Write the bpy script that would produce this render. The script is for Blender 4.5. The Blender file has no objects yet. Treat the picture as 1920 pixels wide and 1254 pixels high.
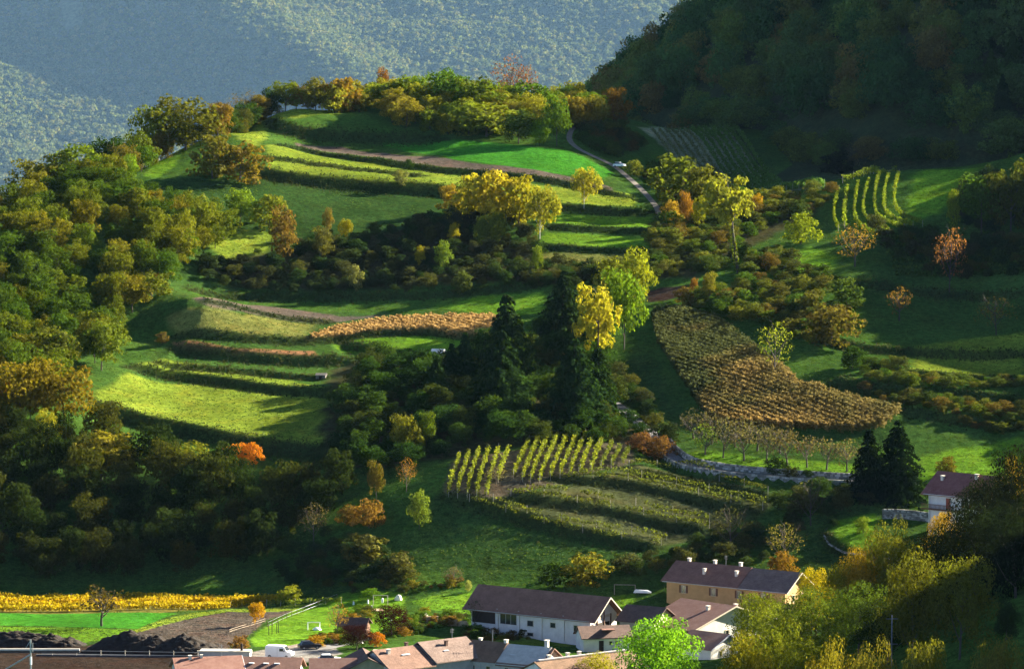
import bpy, math, random
import numpy as np
from mathutils import Vector, Matrix

SC = bpy.context.scene
COL = SC.collection
R = math.radians
rng = np.random.default_rng(7)
random.seed(7)

# ------------------------------------------------------------------ camera, sky, sun, exposure
CAM_H = 94.0
FPX = 6000.0                       # focal length in photograph pixels (1920 wide)
PITCH = math.atan((627 - 250) / FPX)
cam_data = bpy.data.cameras.new("camera")
cam_data.sensor_width = 36.0
cam_data.lens = 36.0 * FPX / 1920.0
cam_data.clip_start = 1.0
cam_data.clip_end = 40000.0
cam = bpy.data.objects.new("camera", cam_data)
cam.location = (0, 0, CAM_H)
cam.rotation_euler = (math.pi / 2 - PITCH, 0, 0)
COL.objects.link(cam)
SC.camera = cam

SUN_AZ = R(58.0)                   # to the right of the viewing direction (+Y towards +X)
SUN_EL = R(22.5)
world = bpy.data.worlds.new("World")
SC.world = world
world.use_nodes = True
wn = world.node_tree.nodes
wl = world.node_tree.links
bg = wn["Background"]
sky = wn.new("ShaderNodeTexSky")
sky.sky_type = 'NISHITA'
sky.sun_disc = False
sky.sun_elevation = SUN_EL
sky.sun_rotation = SUN_AZ
sky.altitude = 400
sky.air_density = 0.32
sky.dust_density = 0.2
wl.new(sky.outputs[0], bg.inputs[0])
bg.inputs[1].default_value = 0.05

sun_data = bpy.data.lights.new("sun", 'SUN')
sun_data.energy = 5.0
sun_data.angle = R(0.5)
sun_data.color = (1.0, 0.9, 0.7)
sun = bpy.data.objects.new("sun", sun_data)
sd = Vector((math.cos(SUN_EL) * math.sin(SUN_AZ), math.cos(SUN_EL) * math.cos(SUN_AZ), math.sin(SUN_EL)))
sun.rotation_euler = sd.to_track_quat('Z', 'Y').to_euler()
sun.location = (300, 300, 400)
COL.objects.link(sun)

SC.view_settings.view_transform = 'Standard'
SC.view_settings.look = 'None'
SC.view_settings.gamma = 1.0
SC.view_settings.exposure = 2.9
SC.render.engine = 'CYCLES'
SC.cycles.max_bounces = 6
SC.cycles.diffuse_bounces = 2
SC.cycles.transmission_bounces = 3
SC.cycles.volume_bounces = 0
SC.cycles.use_denoising = True

# ------------------------------------------------------------------ pixel <-> place helpers
CT, ST = math.cos(PITCH), math.sin(PITCH)
def ray(x, y):
    uy = -(y - 627.0) / FPX
    rx = (x - 960.0) / FPX
    Y = CT + uy * ST
    Z = -ST + uy * CT
    return rx / Y, Z / Y            # X and Z per metre of distance along Y
def at(x, y, D):
    a, b = ray(x, y)
    return (a * D, D, CAM_H + b * D)

# ------------------------------------------------------------------ noise
def _hash(ix, iy, seed):
    h = (ix.astype(np.int64) * 374761393 + iy.astype(np.int64) * 668265263 + seed * 974634777) & 0x7fffffff
    h = ((h ^ (h >> 13)) * 1274126177) & 0x7fffffff
    h = h ^ (h >> 16)
    return (h & 0xffff) / 65535.0
def vnoise(x, y, seed=0):
    x = np.asarray(x, float); y = np.asarray(y, float)
    ix = np.floor(x); iy = np.floor(y)
    fx = x - ix; fy = y - iy
    fx = fx * fx * (3 - 2 * fx); fy = fy * fy * (3 - 2 * fy)
    a = _hash(ix, iy, seed); b = _hash(ix + 1, iy, seed)
    c = _hash(ix, iy + 1, seed); d = _hash(ix + 1, iy + 1, seed)
    return (a + (b - a) * fx) * (1 - fy) + (c + (d - c) * fx) * fy
def fbm(x, y, scale, octaves=4, seed=0):
    v = 0.0; amp = 1.0; tot = 0.0
    x = np.asarray(x, float) / scale; y = np.asarray(y, float) / scale
    for k in range(octaves):
        v = v + amp * (vnoise(x, y, seed + k * 17) - 0.5)
        tot += amp; amp *= 0.5; x = x * 2.03 + 3.1; y = y * 2.03 + 1.7
    return v / tot

# ------------------------------------------------------------------ materials
def new_mat(name):
    m = bpy.data.materials.new(name); m.use_nodes = True
    nt = m.node_tree; nt.nodes.clear()
    out = nt.nodes.new("ShaderNodeOutputMaterial")
    return m, nt, out
def N(nt, kind, **kw):
    n = nt.nodes.new(kind)
    for k, v in kw.items():
        if k.startswith("in_"):
            n.inputs[int(k[3:])].default_value = v
        else:
            setattr(n, k, v)
    return n
MATS = {}
def plain(name, col, rough=0.8, noise=0.25, scale=1.5, bump=0.0, metallic=0.0, spec=0.3, bscale=None):
    """painted / mineral surface with uneven colour"""
    if name in MATS: return MATS[name]
    m, nt, out = new_mat(name)
    tc = N(nt, "ShaderNodeTexCoord")
    b = N(nt, "ShaderNodeBsdfPrincipled")
    n1 = N(nt, "ShaderNodeTexNoise"); n1.inputs["Scale"].default_value = scale; n1.inputs["Detail"].default_value = 5
    n1.inputs["Roughness"].default_value = 0.65
    nt.links.new(tc.outputs["Object"], n1.inputs["Vector"])
    rp = N(nt, "ShaderNodeMapRange"); rp.inputs[1].default_value = 0.3; rp.inputs[2].default_value = 0.7
    rp.inputs[3].default_value = 1 - noise; rp.inputs[4].default_value = 1 + noise
    nt.links.new(n1.outputs["Fac"], rp.inputs[0])
    mx = N(nt, "ShaderNodeVectorMath", operation='SCALE'); mx.inputs[0].default_value = col[:3]
    nt.links.new(rp.outputs[0], mx.inputs["Scale"])
    nt.links.new(mx.outputs[0], b.inputs["Base Color"])
    b.inputs["Roughness"].default_value = rough
    b.inputs["Metallic"].default_value = metallic
    b.inputs["Specular IOR Level"].default_value = spec
    if bump:
        n2 = N(nt, "ShaderNodeTexNoise"); n2.inputs["Scale"].default_value = bscale or scale * 4; n2.inputs["Detail"].default_value = 3
        nt.links.new(tc.outputs["Object"], n2.inputs["Vector"])
        bp = N(nt, "ShaderNodeBump"); bp.inputs["Strength"].default_value = 0.8; bp.inputs["Distance"].default_value = bump
        nt.links.new(n2.outputs["Fac"], bp.inputs["Height"]); nt.links.new(bp.outputs[0], b.inputs["Normal"])
    nt.links.new(b.outputs[0], out.inputs[0])
    MATS[name] = m
    return m

def land_material():
    """soil, grass and stubble: colour from the field each point lies in, broken up by noise"""
    m, nt, out = new_mat("land")
    L = nt.links
    geo = N(nt, "ShaderNodeNewGeometry")
    at_ = N(nt, "ShaderNodeAttribute", attribute_name="Col")
    b = N(nt, "ShaderNodeBsdfDiffuse"); b.inputs["Roughness"].default_value = 0.6
    def noi(scale, detail, rough=0.6):
        n = N(nt, "ShaderNodeTexNoise"); n.inputs["Scale"].default_value = scale
        n.inputs["Detail"].default_value = detail; n.inputs["Roughness"].default_value = rough
        L.new(geo.outputs["Position"], n.inputs["Vector"]); return n
    n1 = noi(0.045, 6); n2 = noi(0.7, 4, 0.7); n3 = noi(2.6, 2)
    def rng_(n, lo, hi, a=0.3, c=0.7):
        r = N(nt, "ShaderNodeMapRange"); r.inputs[1].default_value = a; r.inputs[2].default_value = c
        r.inputs[3].default_value = lo; r.inputs[4].default_value = hi
        L.new(n.outputs["Fac"], r.inputs[0]); return r
    r1 = rng_(n1, 0.68, 1.32); r2 = rng_(n2, 0.55, 1.45); r3 = rng_(n3, 0.7, 1.3)
    mu = N(nt, "ShaderNodeMath", operation='MULTIPLY'); L.new(r1.outputs[0], mu.inputs[0]); L.new(r2.outputs[0], mu.inputs[1])
    mu2 = N(nt, "ShaderNodeMath", operation='MULTIPLY'); L.new(mu.outputs[0], mu2.inputs[0]); L.new(r3.outputs[0], mu2.inputs[1])
    sc = N(nt, "ShaderNodeVectorMath", operation='SCALE'); L.new(at_.outputs["Color"], sc.inputs[0]); L.new(mu2.outputs[0], sc.inputs["Scale"])
    # dry yellowish patches
    n4 = noi(0.16, 5, 0.7); r4 = rng_(n4, 0.0, 0.55, 0.48, 0.75)
    hs = N(nt, "ShaderNodeMix", data_type='RGBA', blend_type='MULTIPLY'); hs.inputs["B"].default_value = (1.75, 1.12, 1.0, 1)
    L.new(r4.outputs[0], hs.inputs["Factor"]); L.new(sc.outputs[0], hs.inputs["A"])
    L.new(hs.outputs["Result"], b.inputs["Color"])
    bp = N(nt, "ShaderNodeBump"); bp.inputs["Strength"].default_value = 0.75; bp.inputs["Distance"].default_value = 0.35
    L.new(n2.outputs["Fac"], bp.inputs["Height"])
    bp2 = N(nt, "ShaderNodeBump"); bp2.inputs["Strength"].default_value = 0.8; bp2.inputs["Distance"].default_value = 0.14
    L.new(n3.outputs["Fac"], bp2.inputs["Height"]); L.new(bp.outputs[0], bp2.inputs["Normal"])
    L.new(bp2.outputs[0], b.inputs["Normal"])
    L.new(b.outputs[0], out.inputs[0])
    return m
LAND = land_material()

def leaf_material(name, mode, ramp=None, trans=0.35):
    """leaves: reflect and let light through; 'object' takes the colour of the plant it hangs on, 'random' a colour per plant"""
    m, nt, out = new_mat(name); L = nt.links
    oi = N(nt, "ShaderNodeObjectInfo")
    lf = N(nt, "ShaderNodeAttribute", attribute_name="lf")
    if mode == 'object':
        src = oi.outputs["Color"]
    else:
        cr = N(nt, "ShaderNodeValToRGB"); cr.color_ramp.interpolation = 'CONSTANT'
        el = cr.color_ramp.elements
        while len(el) < len(ramp): el.new(0.5)
        for i, c in enumerate(ramp):
            el[i].position = i / len(ramp); el[i].color = (*c, 1)
        L.new(oi.outputs["Random"], cr.inputs[0]); src = cr.outputs[0]
    # value varies from leaf to leaf
    r = N(nt, "ShaderNodeMapRange"); r.inputs[3].default_value = 0.55; r.inputs[4].default_value = 1.5
    L.new(lf.outputs["Fac"], r.inputs[0])
    gm = N(nt, "ShaderNodeVectorMath", operation='MULTIPLY'); gm.inputs[1].default_value = (0.93, 1.0, 0.85); L.new(src, gm.inputs[0])
    s = N(nt, "ShaderNodeVectorMath", operation='SCALE'); L.new(gm.outputs[0], s.inputs[0]); L.new(r.outputs[0], s.inputs["Scale"])
    # some boughs turn colour earlier
    geo = N(nt, "ShaderNodeNewGeometry")
    n1 = N(nt, "ShaderNodeTexNoise"); n1.inputs["Scale"].default_value = 0.33; n1.inputs["Detail"].default_value = 3
    L.new(geo.outputs["Position"], n1.inputs["Vector"])
    r2 = N(nt, "ShaderNodeMapRange"); r2.inputs[1].default_value = 0.5; r2.inputs[2].default_value = 0.72; r2.inputs[3].default_value = 0; r2.inputs[4].default_value = 0.75
    L.new(n1.outputs["Fac"], r2.inputs[0])
    mx = N(nt, "ShaderNodeMix", data_type='RGBA', blend_type='MULTIPLY'); mx.inputs["B"].default_value = (1.18, 1.0, 0.65, 1)
    L.new(r2.outputs[0], mx.inputs["Factor"]); L.new(s.outputs[0], mx.inputs["A"])
    d = N(nt, "ShaderNodeBsdfDiffuse"); t = N(nt, "ShaderNodeBsdfTranslucent")
    L.new(mx.outputs["Result"], d.inputs["Color"])
    tcol = N(nt, "ShaderNodeMix", data_type='RGBA', blend_type='MULTIPLY'); tcol.inputs["Factor"].default_value = 1
    tcol.inputs["B"].default_value = (1.35, 1.4, 0.5, 1); L.new(mx.outputs["Result"], tcol.inputs["A"])
    L.new(tcol.outputs["Result"], t.inputs["Color"])
    ms = N(nt, "ShaderNodeMixShader"); ms.inputs[0].default_value = trans
    L.new(d.outputs[0], ms.inputs[1]); L.new(t.outputs[0], ms.inputs[2]); L.new(ms.outputs[0], out.inputs[0])
    MATS[name] = m
    return m
LEAF = leaf_material("leaves", 'object')
LEAF_WOOD = leaf_material("leaves_of_wood", 'random', [(0.06, 0.11, 0.045), (0.09, 0.13, 0.05), (0.10, 0.12, 0.04), (0.035, 0.075, 0.032), (0.12, 0.12, 0.045), (0.065, 0.10, 0.045), (0.14, 0.105, 0.05), (0.04, 0.085, 0.04), (0.10, 0.14, 0.045), (0.028, 0.06, 0.028)])
BARK = plain("bark", (0.06, 0.048, 0.038), 0.9, 0.35, 3.0, 0.05)
BIRCH = plain("pale_bark", (0.5, 0.48, 0.43), 0.8, 0.3, 4.0)

# ------------------------------------------------------------------ mesh helpers
def link_mesh(name, V, F, mat=None, parent=None, smooth=False, link=True):
    me = bpy.data.meshes.new(name)
    me.from_pydata(V, [], F)
    me.update()
    if smooth:
        me.shade_smooth()
    if mat is not None:
        me.materials.append(mat)
    o = bpy.data.objects.new(name, me)
    if link: COL.objects.link(o)
    if parent is not None: o.parent = parent
    return o
def np_mesh(name, V, quads, mat=None, attrs=None, smooth=False, tri=False):
    """fast mesh from arrays: V (n,3), quads (m,4) or (m,3)"""
    V = np.ascontiguousarray(V, dtype=np.float32); quads = np.ascontiguousarray(quads, dtype=np.int32)
    k = quads.shape[1]
    me = bpy.data.meshes.new(name)
    me.vertices.add(len(V)); me.vertices.foreach_set("co", V.ravel())
    me.loops.add(quads.size); me.loops.foreach_set("vertex_index", quads.ravel())
    me.polygons.add(len(quads))
    me.polygons.foreach_set("loop_start", np.arange(0, quads.size, k, dtype=np.int32))
    me.update(calc_edges=True)
    if smooth: me.polygons.foreach_set("use_smooth", np.ones(len(quads), dtype=bool))
    if attrs:
        for nm, (dom, typ, arr) in attrs.items():
            a = me.attributes.new(nm, typ, dom)
            a.data.foreach_set("color" if "COLOR" in typ else "value", np.ascontiguousarray(arr, dtype=np.float32).ravel())
    if mat is not None: me.materials.append(mat)
    me.validate()
    return me
def add_obj(name, me, parent=None, loc=None):
    o = bpy.data.objects.new(name, me); COL.objects.link(o)
    if parent is not None: o.parent = parent
    if loc is not None: o.location = loc
    return o
def tag(o, label=None, cat=None, group=None, kind=None):
    if label: o["label"] = label
    if cat: o["category"] = cat
    if group: o["group"] = group
    if kind: o["kind"] = kind
    return o
def empty(name, loc=(0, 0, 0), rz=0.0, label=None, cat=None, group=None):
    o = bpy.data.objects.new(name, None); COL.objects.link(o)
    o.empty_display_size = 0.5
    o.location = loc; o.rotation_euler = (0, 0, rz)
    return tag(o, label, cat, group)

# ------------------------------------------------------------------ the lie of the land
# survey points: (x, y) in the photograph and distance in metres
PTS = [(0,1105,655),(250,1095,662),(500,1100,658),(0,950,690),(0,700,752),(0,520,825),(0,410,885),(200,330,930),(420,245,990),(560,200,1040),
 (800,190,1090),(1000,190,1100),(1130,212,1085),(250,950,690),(450,930,694),(600,980,676),
 (250,340,928),(400,350,925),(300,480,853),(340,560,818),(200,690,777),(160,745,757),
 (400,830,724),(600,842,722),(300,700,785),(600,700,790),(300,620,815),(600,640,812),(900,640,805),(400,560,845),(900,540,852),(700,540,855),
 (700,430,895),(500,430,893),(1000,470,880),(1150,440,897),(1000,400,918),(700,350,942),(1000,345,950),(1180,355,958),(600,280,1000),
 (900,290,985),(600,212,1043),(900,250,1022),(1100,300,990),(1060,240,1032),
 (1250,242,1105),(1350,238,1115),(1300,330,1030),(1500,345,1012),(1400,372,985),(1240,400,932),(1300,440,895),(1400,440,893),
 (1500,420,903),(1565,440,882),(1590,335,938),(1700,316,952),(1800,313,955),(1900,300,962),
 (1700,450,875),(1900,450,878),(1500,480,862),(1600,560,822),(1900,560,822),(1400,560,825),(1300,560,830),(1220,590,815),(1900,680,770),(1600,660,778),
 (1700,760,735),(1900,780,730),(1450,700,760),(1300,700,765),(1200,660,785),(1300,790,735),(1400,800,729),(1600,830,716),(1300,862,708),(1600,892,693),
 (1800,870,702),(1900,850,709),(1730,908,688),(1200,862,702),(1000,830,712),(850,840,708),(840,930,674),(1000,940,673),(1200,900,690),(1250,1005,668),
 (1450,1000,667),(1450,930,682),(900,1070,652),(1100,1070,652),(750,1000,664),(650,960,680),(1300,1060,648),(1550,1050,648),(1600,990,660),(1780,985,660),
 (700,800,729),(900,760,746),(1050,720,766),(1130,740,760),(820,680,786),(1100,640,797)]
WPT = []
for xx, yy, dd in PTS: WPT.append(at(xx, yy, dd))
for X in (-130, -70, -10, 40):
    for Y in (420, 500, 570, 630): WPT.append((X, Y, 0.0))
WPT += [(-170, 560, 0), (-170, 640, 2), (70, 628, 1.5), (60, 570, 3), (80, 560, 9), (102, 545, 20), (135, 545, 50), (165, 560, 70), (205, 570, 93), (77, 500, 19), (52, 480, 4),  # high ground beyond the right edge is unseen, raised to shade the near trees
        (100, 475, 16), (80, 455, 6), (130, 430, 18), (60, 420, 3), (110, 610, 19), (150, 640, 40), (200, 640, 66),
        (165, 760, 47), (197, 820, 78), (165, 850, 82), (175, 920, 98), (190, 1000, 100), (230, 760, 74), (240, 860, 100), (250, 950, 127), (250, 1015, 116), (260, 650, 66), (300, 760, 95), (310, 880, 124)]  # unseen ridge right of frame, heights shaped for the shade it casts
# behind the crest the ground falls away
for xx, yy, dd in [(0,410,885),(200,330,930),(420,245,990),(560,200,1040),(800,190,1090),(1000,190,1100)]:
    X, Y, Z = at(xx, yy, dd)
    s = X / Y
    WPT.append((s * (Y + 60), Y + 60, Z - 9)); WPT.append((s * (Y + 170), Y + 170, Z - 50))
WPT += [(-230, 900, 30), (-230, 1050, 10), (-240, 760, 10), (-230, 650, 0), (40, 1170, 82), (90, 1190, 82), (35, 1300, 60), (-40, 1260, 60),
        (110, 1010, 80), (150, 1020, 84)]
WPT = np.array(WPT, float)
def tps_fit(P, reg=4.0):
    xy = P[:, :2] / 100.0; n = len(P)
    d2 = ((xy[:, None] - xy[None]) ** 2).sum(-1)
    K = np.where(d2 > 0, 0.5 * d2 * np.log(d2 + 1e-12), 0) + np.eye(n) * reg * 1e-3
    A = np.zeros((n + 3, n + 3)); A[:n, :n] = K; A[:n, n] = 1; A[:n, n + 1:] = xy; A[n, :n] = 1; A[n + 1:, :n] = xy.T
    return xy, np.linalg.solve(A, np.r_[P[:, 2], 0, 0, 0])
_txy, _tw = tps_fit(WPT)
def tps(X, Y):
    s = X.shape; q = np.stack([X.ravel(), Y.ravel()], 1) / 100.0
    d2 = ((q[:, None] - _txy[None]) ** 2).sum(-1)
    v = (0.5 * d2 * np.log(d2 + 1e-12)) @ _tw[:-3] + _tw[-3] + q @ _tw[-2:]
    return v.reshape(s)

# grid: fans out from the viewpoint so that it is finest where it is seen closest
UU = np.concatenate([np.linspace(-0.30, -0.182, 26)[:-1], np.linspace(-0.182, 0.182, 600), np.linspace(0.182, 0.42, 60)[1:]])
DD = 395.0 * np.exp(np.linspace(0, math.log(1330 / 395.0), 1250))
GX = UU[None, :] * DD[:, None]
GY = np.repeat(DD[:, None], len(UU), 1)
cu = np.linspace(UU[0], UU[-1], 150); cd = np.linspace(DD[0], DD[-1], 150)
CZ = tps(cu[None, :] * cd[:, None], np.repeat(cd[:, None], 150, 1))
def bil(Z, us, ds, u, d):
    """bilinear lookup on a (ds x us) table, us and ds ascending"""
    i = np.clip(np.searchsorted(us, u) - 1, 0, len(us) - 2); j = np.clip(np.searchsorted(ds, d) - 1, 0, len(ds) - 2)
    a = np.clip((u - us[i]) / (us[i + 1] - us[i]), 0, 1); b = np.clip((d - ds[j]) / (ds[j + 1] - ds[j]), 0, 1)
    return (Z[j, i] * (1 - a) + Z[j, i + 1] * a) * (1 - b) + (Z[j + 1, i] * (1 - a) + Z[j + 1, i + 1] * a) * b
GZ = bil(CZ, cu, cd, np.broadcast_to(UU[None, :], GX.shape).ravel(), GY.ravel()).reshape(GX.shape)
# the valley floor is nearly level
GZ += fbm(GX, GY, 38, 4, 3) * 1.8 * np.clip((GY - 640) / 60, 0.0, 1) + fbm(GX, GY, 7, 3, 9) * 0.35
def ground_z(X, Y):
    X = np.asarray(X, float); Y = np.asarray(Y, float)
    return bil(GZ, UU, DD, X / Y, Y)
_march = 395.0 * np.exp(np.linspace(0, math.log(1330 / 395.0), 2600))
def hit(x, y, dmin=400.0):
    """the spot of ground seen at photograph pixel (x, y)"""
    a, b = ray(x, y)
    d = _march[_march >= dmin]
    below = (CAM_H + b * d) <= ground_z(a * d, d)
    if not below.any():
        k = np.argmin((CAM_H + b * d) - ground_z(a * d, d)); D = d[k]
    else:
        k = int(np.argmax(below)); D = d[k]
        if k > 0:
            z0 = CAM_H + b * d[k - 1] - ground_z(a * d[k - 1], d[k - 1]); z1 = CAM_H + b * d[k] - ground_z(a * d[k], d[k])
            t = z0 / (z0 - z1 + 1e-9); D = d[k - 1] + (d[k] - d[k - 1]) * t
    return np.array([a * D, D, float(ground_z(a * D, D))])
def path(pts, step=2.0, dmin=400.0):
    """pixel polyline -> dense polyline over the ground (smoothed in plan)"""
    P = np.array([hit(x, y, dmin) for x, y in pts])[:, :2]
    return resample(P, step)
def resample(P, step):
    P = np.asarray(P, float)
    for _ in range(2):
        if len(P) > 2:
            Q = [P[0]]
            for i in range(len(P) - 1):
                Q += [P[i] * 0.75 + P[i + 1] * 0.25, P[i] * 0.25 + P[i + 1] * 0.75]
            Q.append(P[-1]); P = np.array(Q)
    s = np.r_[0, np.cumsum(np.linalg.norm(np.diff(P, axis=0), axis=1))]
    n = max(2, int(s[-1] / step) + 1); t = np.linspace(0, s[-1], n)
    return np.stack([np.interp(t, s, P[:, 0]), np.interp(t, s, P[:, 1])], 1)
def line_dist(P, X, Y):
    """distance to a polyline, side (+ = left of its direction) and position 0..1 along it"""
    best = np.full(X.shape, 1e9); side = np.zeros(X.shape); along = np.zeros(X.shape)
    n = len(P) - 1
    for i in range(n):
        ax, ay = P[i]; bx, by = P[i + 1]; dx, dy = bx - ax, by - ay; L2 = dx * dx + dy * dy + 1e-9
        t = np.clip(((X - ax) * dx + (Y - ay) * dy) / L2, 0, 1)
        d = np.hypot(X - ax - t * dx, Y - ay - t * dy)
        k = d < best
        best = np.where(k, d, best); side = np.where(k, np.sign(dx * (Y - ay) - dy * (X - ax)), side); along = np.where(k, (i + t) / n, along)
    return best, side, along
def near(P, margin):
    lo = P.min(0) - margin; hi = P.max(0) + margin
    j = (DD >= lo[1]) & (DD <= hi[1])
    if not j.any(): return None
    jj = np.where(j)[0]; u0 = min(lo[0] / lo[1], lo[0] / hi[1]); u1 = max(hi[0] / lo[1], hi[0] / hi[1])
    ii = np.where((UU >= u0) & (UU <= u1))[0]
    if len(ii) == 0: return None
    return slice(jj[0], jj[-1] + 1), slice(ii[0], ii[-1] + 1)
sm = lambda t: t * t * (3 - 2 * t)

# terrace banks, left to right in the photograph: points, rise (m), half reach (m), bank width (m)
BANKS = [
 ([(500,228),(540,248),(620,256),(720,260),(830,262)], 2.6, 16, 5.0),
 ([(520,272),(560,276),(640,292),(760,314),(900,328),(1040,342),(1130,360),(1190,372)], 1.5, 9, 1.8),
 ([(490,298),(560,306),(640,316),(740,326),(800,332)], 0.9, 7, 1.8),
 ([(430,318),(500,326),(600,341),(700,350),(780,353),(870,362),(960,385)], 3.0, 14, 4.5),
 ([(1020,385),(1100,394),(1230,398)], 2.0, 9, 2.6),
 ([(1020,424),(1100,430),(1220,432)], 1.3, 8, 2.0),
 ([(1000,462),(1100,468),(1220,472)], 1.3, 8, 2.0),
 ([(350,542),(500,552),(700,557),(900,546),(1020,536)], 1.0, 8, 1.8),
 ([(380,566),(480,584),(620,604)], 0.5, 6, 1.5),
 ([(320,634),(450,641),(580,642),(680,630),(780,618),(850,626),(920,640)], 1.1, 6, 1.6),
 ([(320,654),(450,672),(600,676),(660,668)], 1.7, 7, 2.6),
 ([(290,684),(420,692),(540,704),(620,708)], 0.8, 5, 1.6),
 ([(235,688),(300,696),(400,710),(540,730),(640,738),(700,742)], 1.5, 7, 2.6),
 ([(170,752),(220,776),(300,798),(430,826),(560,846),(640,850)], 2.4, 12, 4.0),
 ([(640,640),(700,655),(800,668)], 1.2, 8, 3.0),
 ([(1550,716),(1640,728),(1760,738),(1920,752)], 1.8, 9, 2.5),
 ([(1620,690),(1700,702),(1800,708),(1920,716)], 1.1, 6, 1.6),
 ([(1540,640),(1640,656),(1760,664),(1920,664)], 1.2, 9, 2.6),
 ([(1690,768),(1780,782),(1920,796)], 1.2, 9, 2.2),
 ([(1540,520),(1700,545),(1920,548)], 1.0, 9, 2.6),
 ([(950,940),(1060,945),(1180,965),(1330,995)], 1.0, 5, 1.5),
 ([(1030,902),(1150,900),(1300,930),(1420,962)], 1.0, 5, 1.5),
 ([(1180,884),(1260,890),(1350,905),(1440,935)], 0.9, 5, 1.5),
 ([(828,930),(900,950),(1000,976),(1120,1005),(1240,1026)], 1.3, 6, 1.8),
 ([(1545,1000),(1560,1030),(1610,1045),(1680,1050)], 1.2, 5, 1.4),
]
bank_paths = []
for pts, A, reach, w in BANKS: bank_paths.append(path(pts, 6.0))
for (pts, A, reach, w), P in zip(BANKS, bank_paths):
    sl = near(P, reach * 3)
    if sl is None: continue
    X, Y = GX[sl], GY[sl]
    d, side, al = line_dist(P, X, Y)
    d = d * side + fbm(X, Y, 9, 2, 5) * 1.2            # + is uphill for lines drawn from left to right
    endf = sm(np.clip(al / 0.08, 0, 1)) * sm(np.clip((1 - al) / 0.08, 0, 1))
    if pts[0][1] > 500: A *= 1.35
    GZ[sl] += A * 0.5 * endf * np.tanh(d / (w * 0.5)) * np.exp(-np.maximum(np.abs(d) - w * 0.5, 0) / reach)

# roads are cut level into the slope
ROADS = {
 "lane": ([(1140,745),(1170,770),(1208,800),(1238,828),(1252,850),(1285,872),(1350,884),(1450,892),(1530,898),(1600,902),(1720,904)], 3.4, 1.0),
 "hill_lane": ([(1078,236),(1064,258),(1078,276),(1110,292),(1150,310),(1180,335),(1215,368),(1238,396),(1236,436)], 2.8, 0.9),
 "street": ([(700,1192),(640,1205),(560,1226),(470,1236),(420,1244)], 5.0, 1.0),
}
road_paths = {}
for nm, (pts, wd, k) in ROADS.items():
    P = path(pts, 2.0); road_paths[nm] = P
    zc = ground_z(P[:, 0], P[:, 1])
    zc = np.convolve(np.pad(zc, 6, mode='edge'), np.ones(13) / 13, 'valid')
    sl = near(P, 14); X, Y = GX[sl], GY[sl]
    d, side, al = line_dist(P, X, Y)
    target = np.interp(al, np.linspace(0, 1, len(P)), zc)
    wgt = 1 - sm(np.clip((d - wd * 0.62) / 4.0, 0, 1))
    GZ[sl] = GZ[sl] * (1 - wgt) + target * wgt
    if nm == "lane":      # ground drops away below the retaining wall
        drop = 2.4 * sm(np.clip((al - 0.30) / 0.15, 0, 1)) * (1 - 0.5 * np.clip((al - 0.5) / 0.5, 0, 1))
        GZ[sl] -= np.where((side < 0) & (d > 1.75), drop * np.exp(-np.maximum(d - 2.4, 0) / 5.0) * sm(np.clip((d - 1.75) / 0.6, 0, 1)), 0)

# ------------------------------------------------------------------ fields and their colours
def inside(poly, X, Y):
    c = np.zeros(X.shape, bool); n = len(poly)
    for i in range(n):
        x0, y0 = poly[i]; x1, y1 = poly[(i + 1) % n]
        if y0 == y1: continue
        k = ((y0 > Y) != (y1 > Y)) & (X < (x1 - x0) * (Y - y0) / (y1 - y0) + x0)
        c ^= k
    return c
def field_poly(pts, dmin=400.0):
    return np.array([hit(x, y, dmin)[:2] for x, y in pts])
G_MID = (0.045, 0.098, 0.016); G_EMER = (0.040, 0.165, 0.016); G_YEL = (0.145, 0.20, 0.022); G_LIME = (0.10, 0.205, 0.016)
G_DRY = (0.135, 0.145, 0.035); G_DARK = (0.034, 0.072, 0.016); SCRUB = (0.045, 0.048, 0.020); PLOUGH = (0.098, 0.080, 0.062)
STRAW = (0.34, 0.235, 0.085); REDSOIL = (0.20, 0.105, 0.05); VSOIL = (0.085, 0.075, 0.048); EARTH = (0.036, 0.026, 0.020); GRAVEL = (0.26, 0.24, 0.21)
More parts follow.
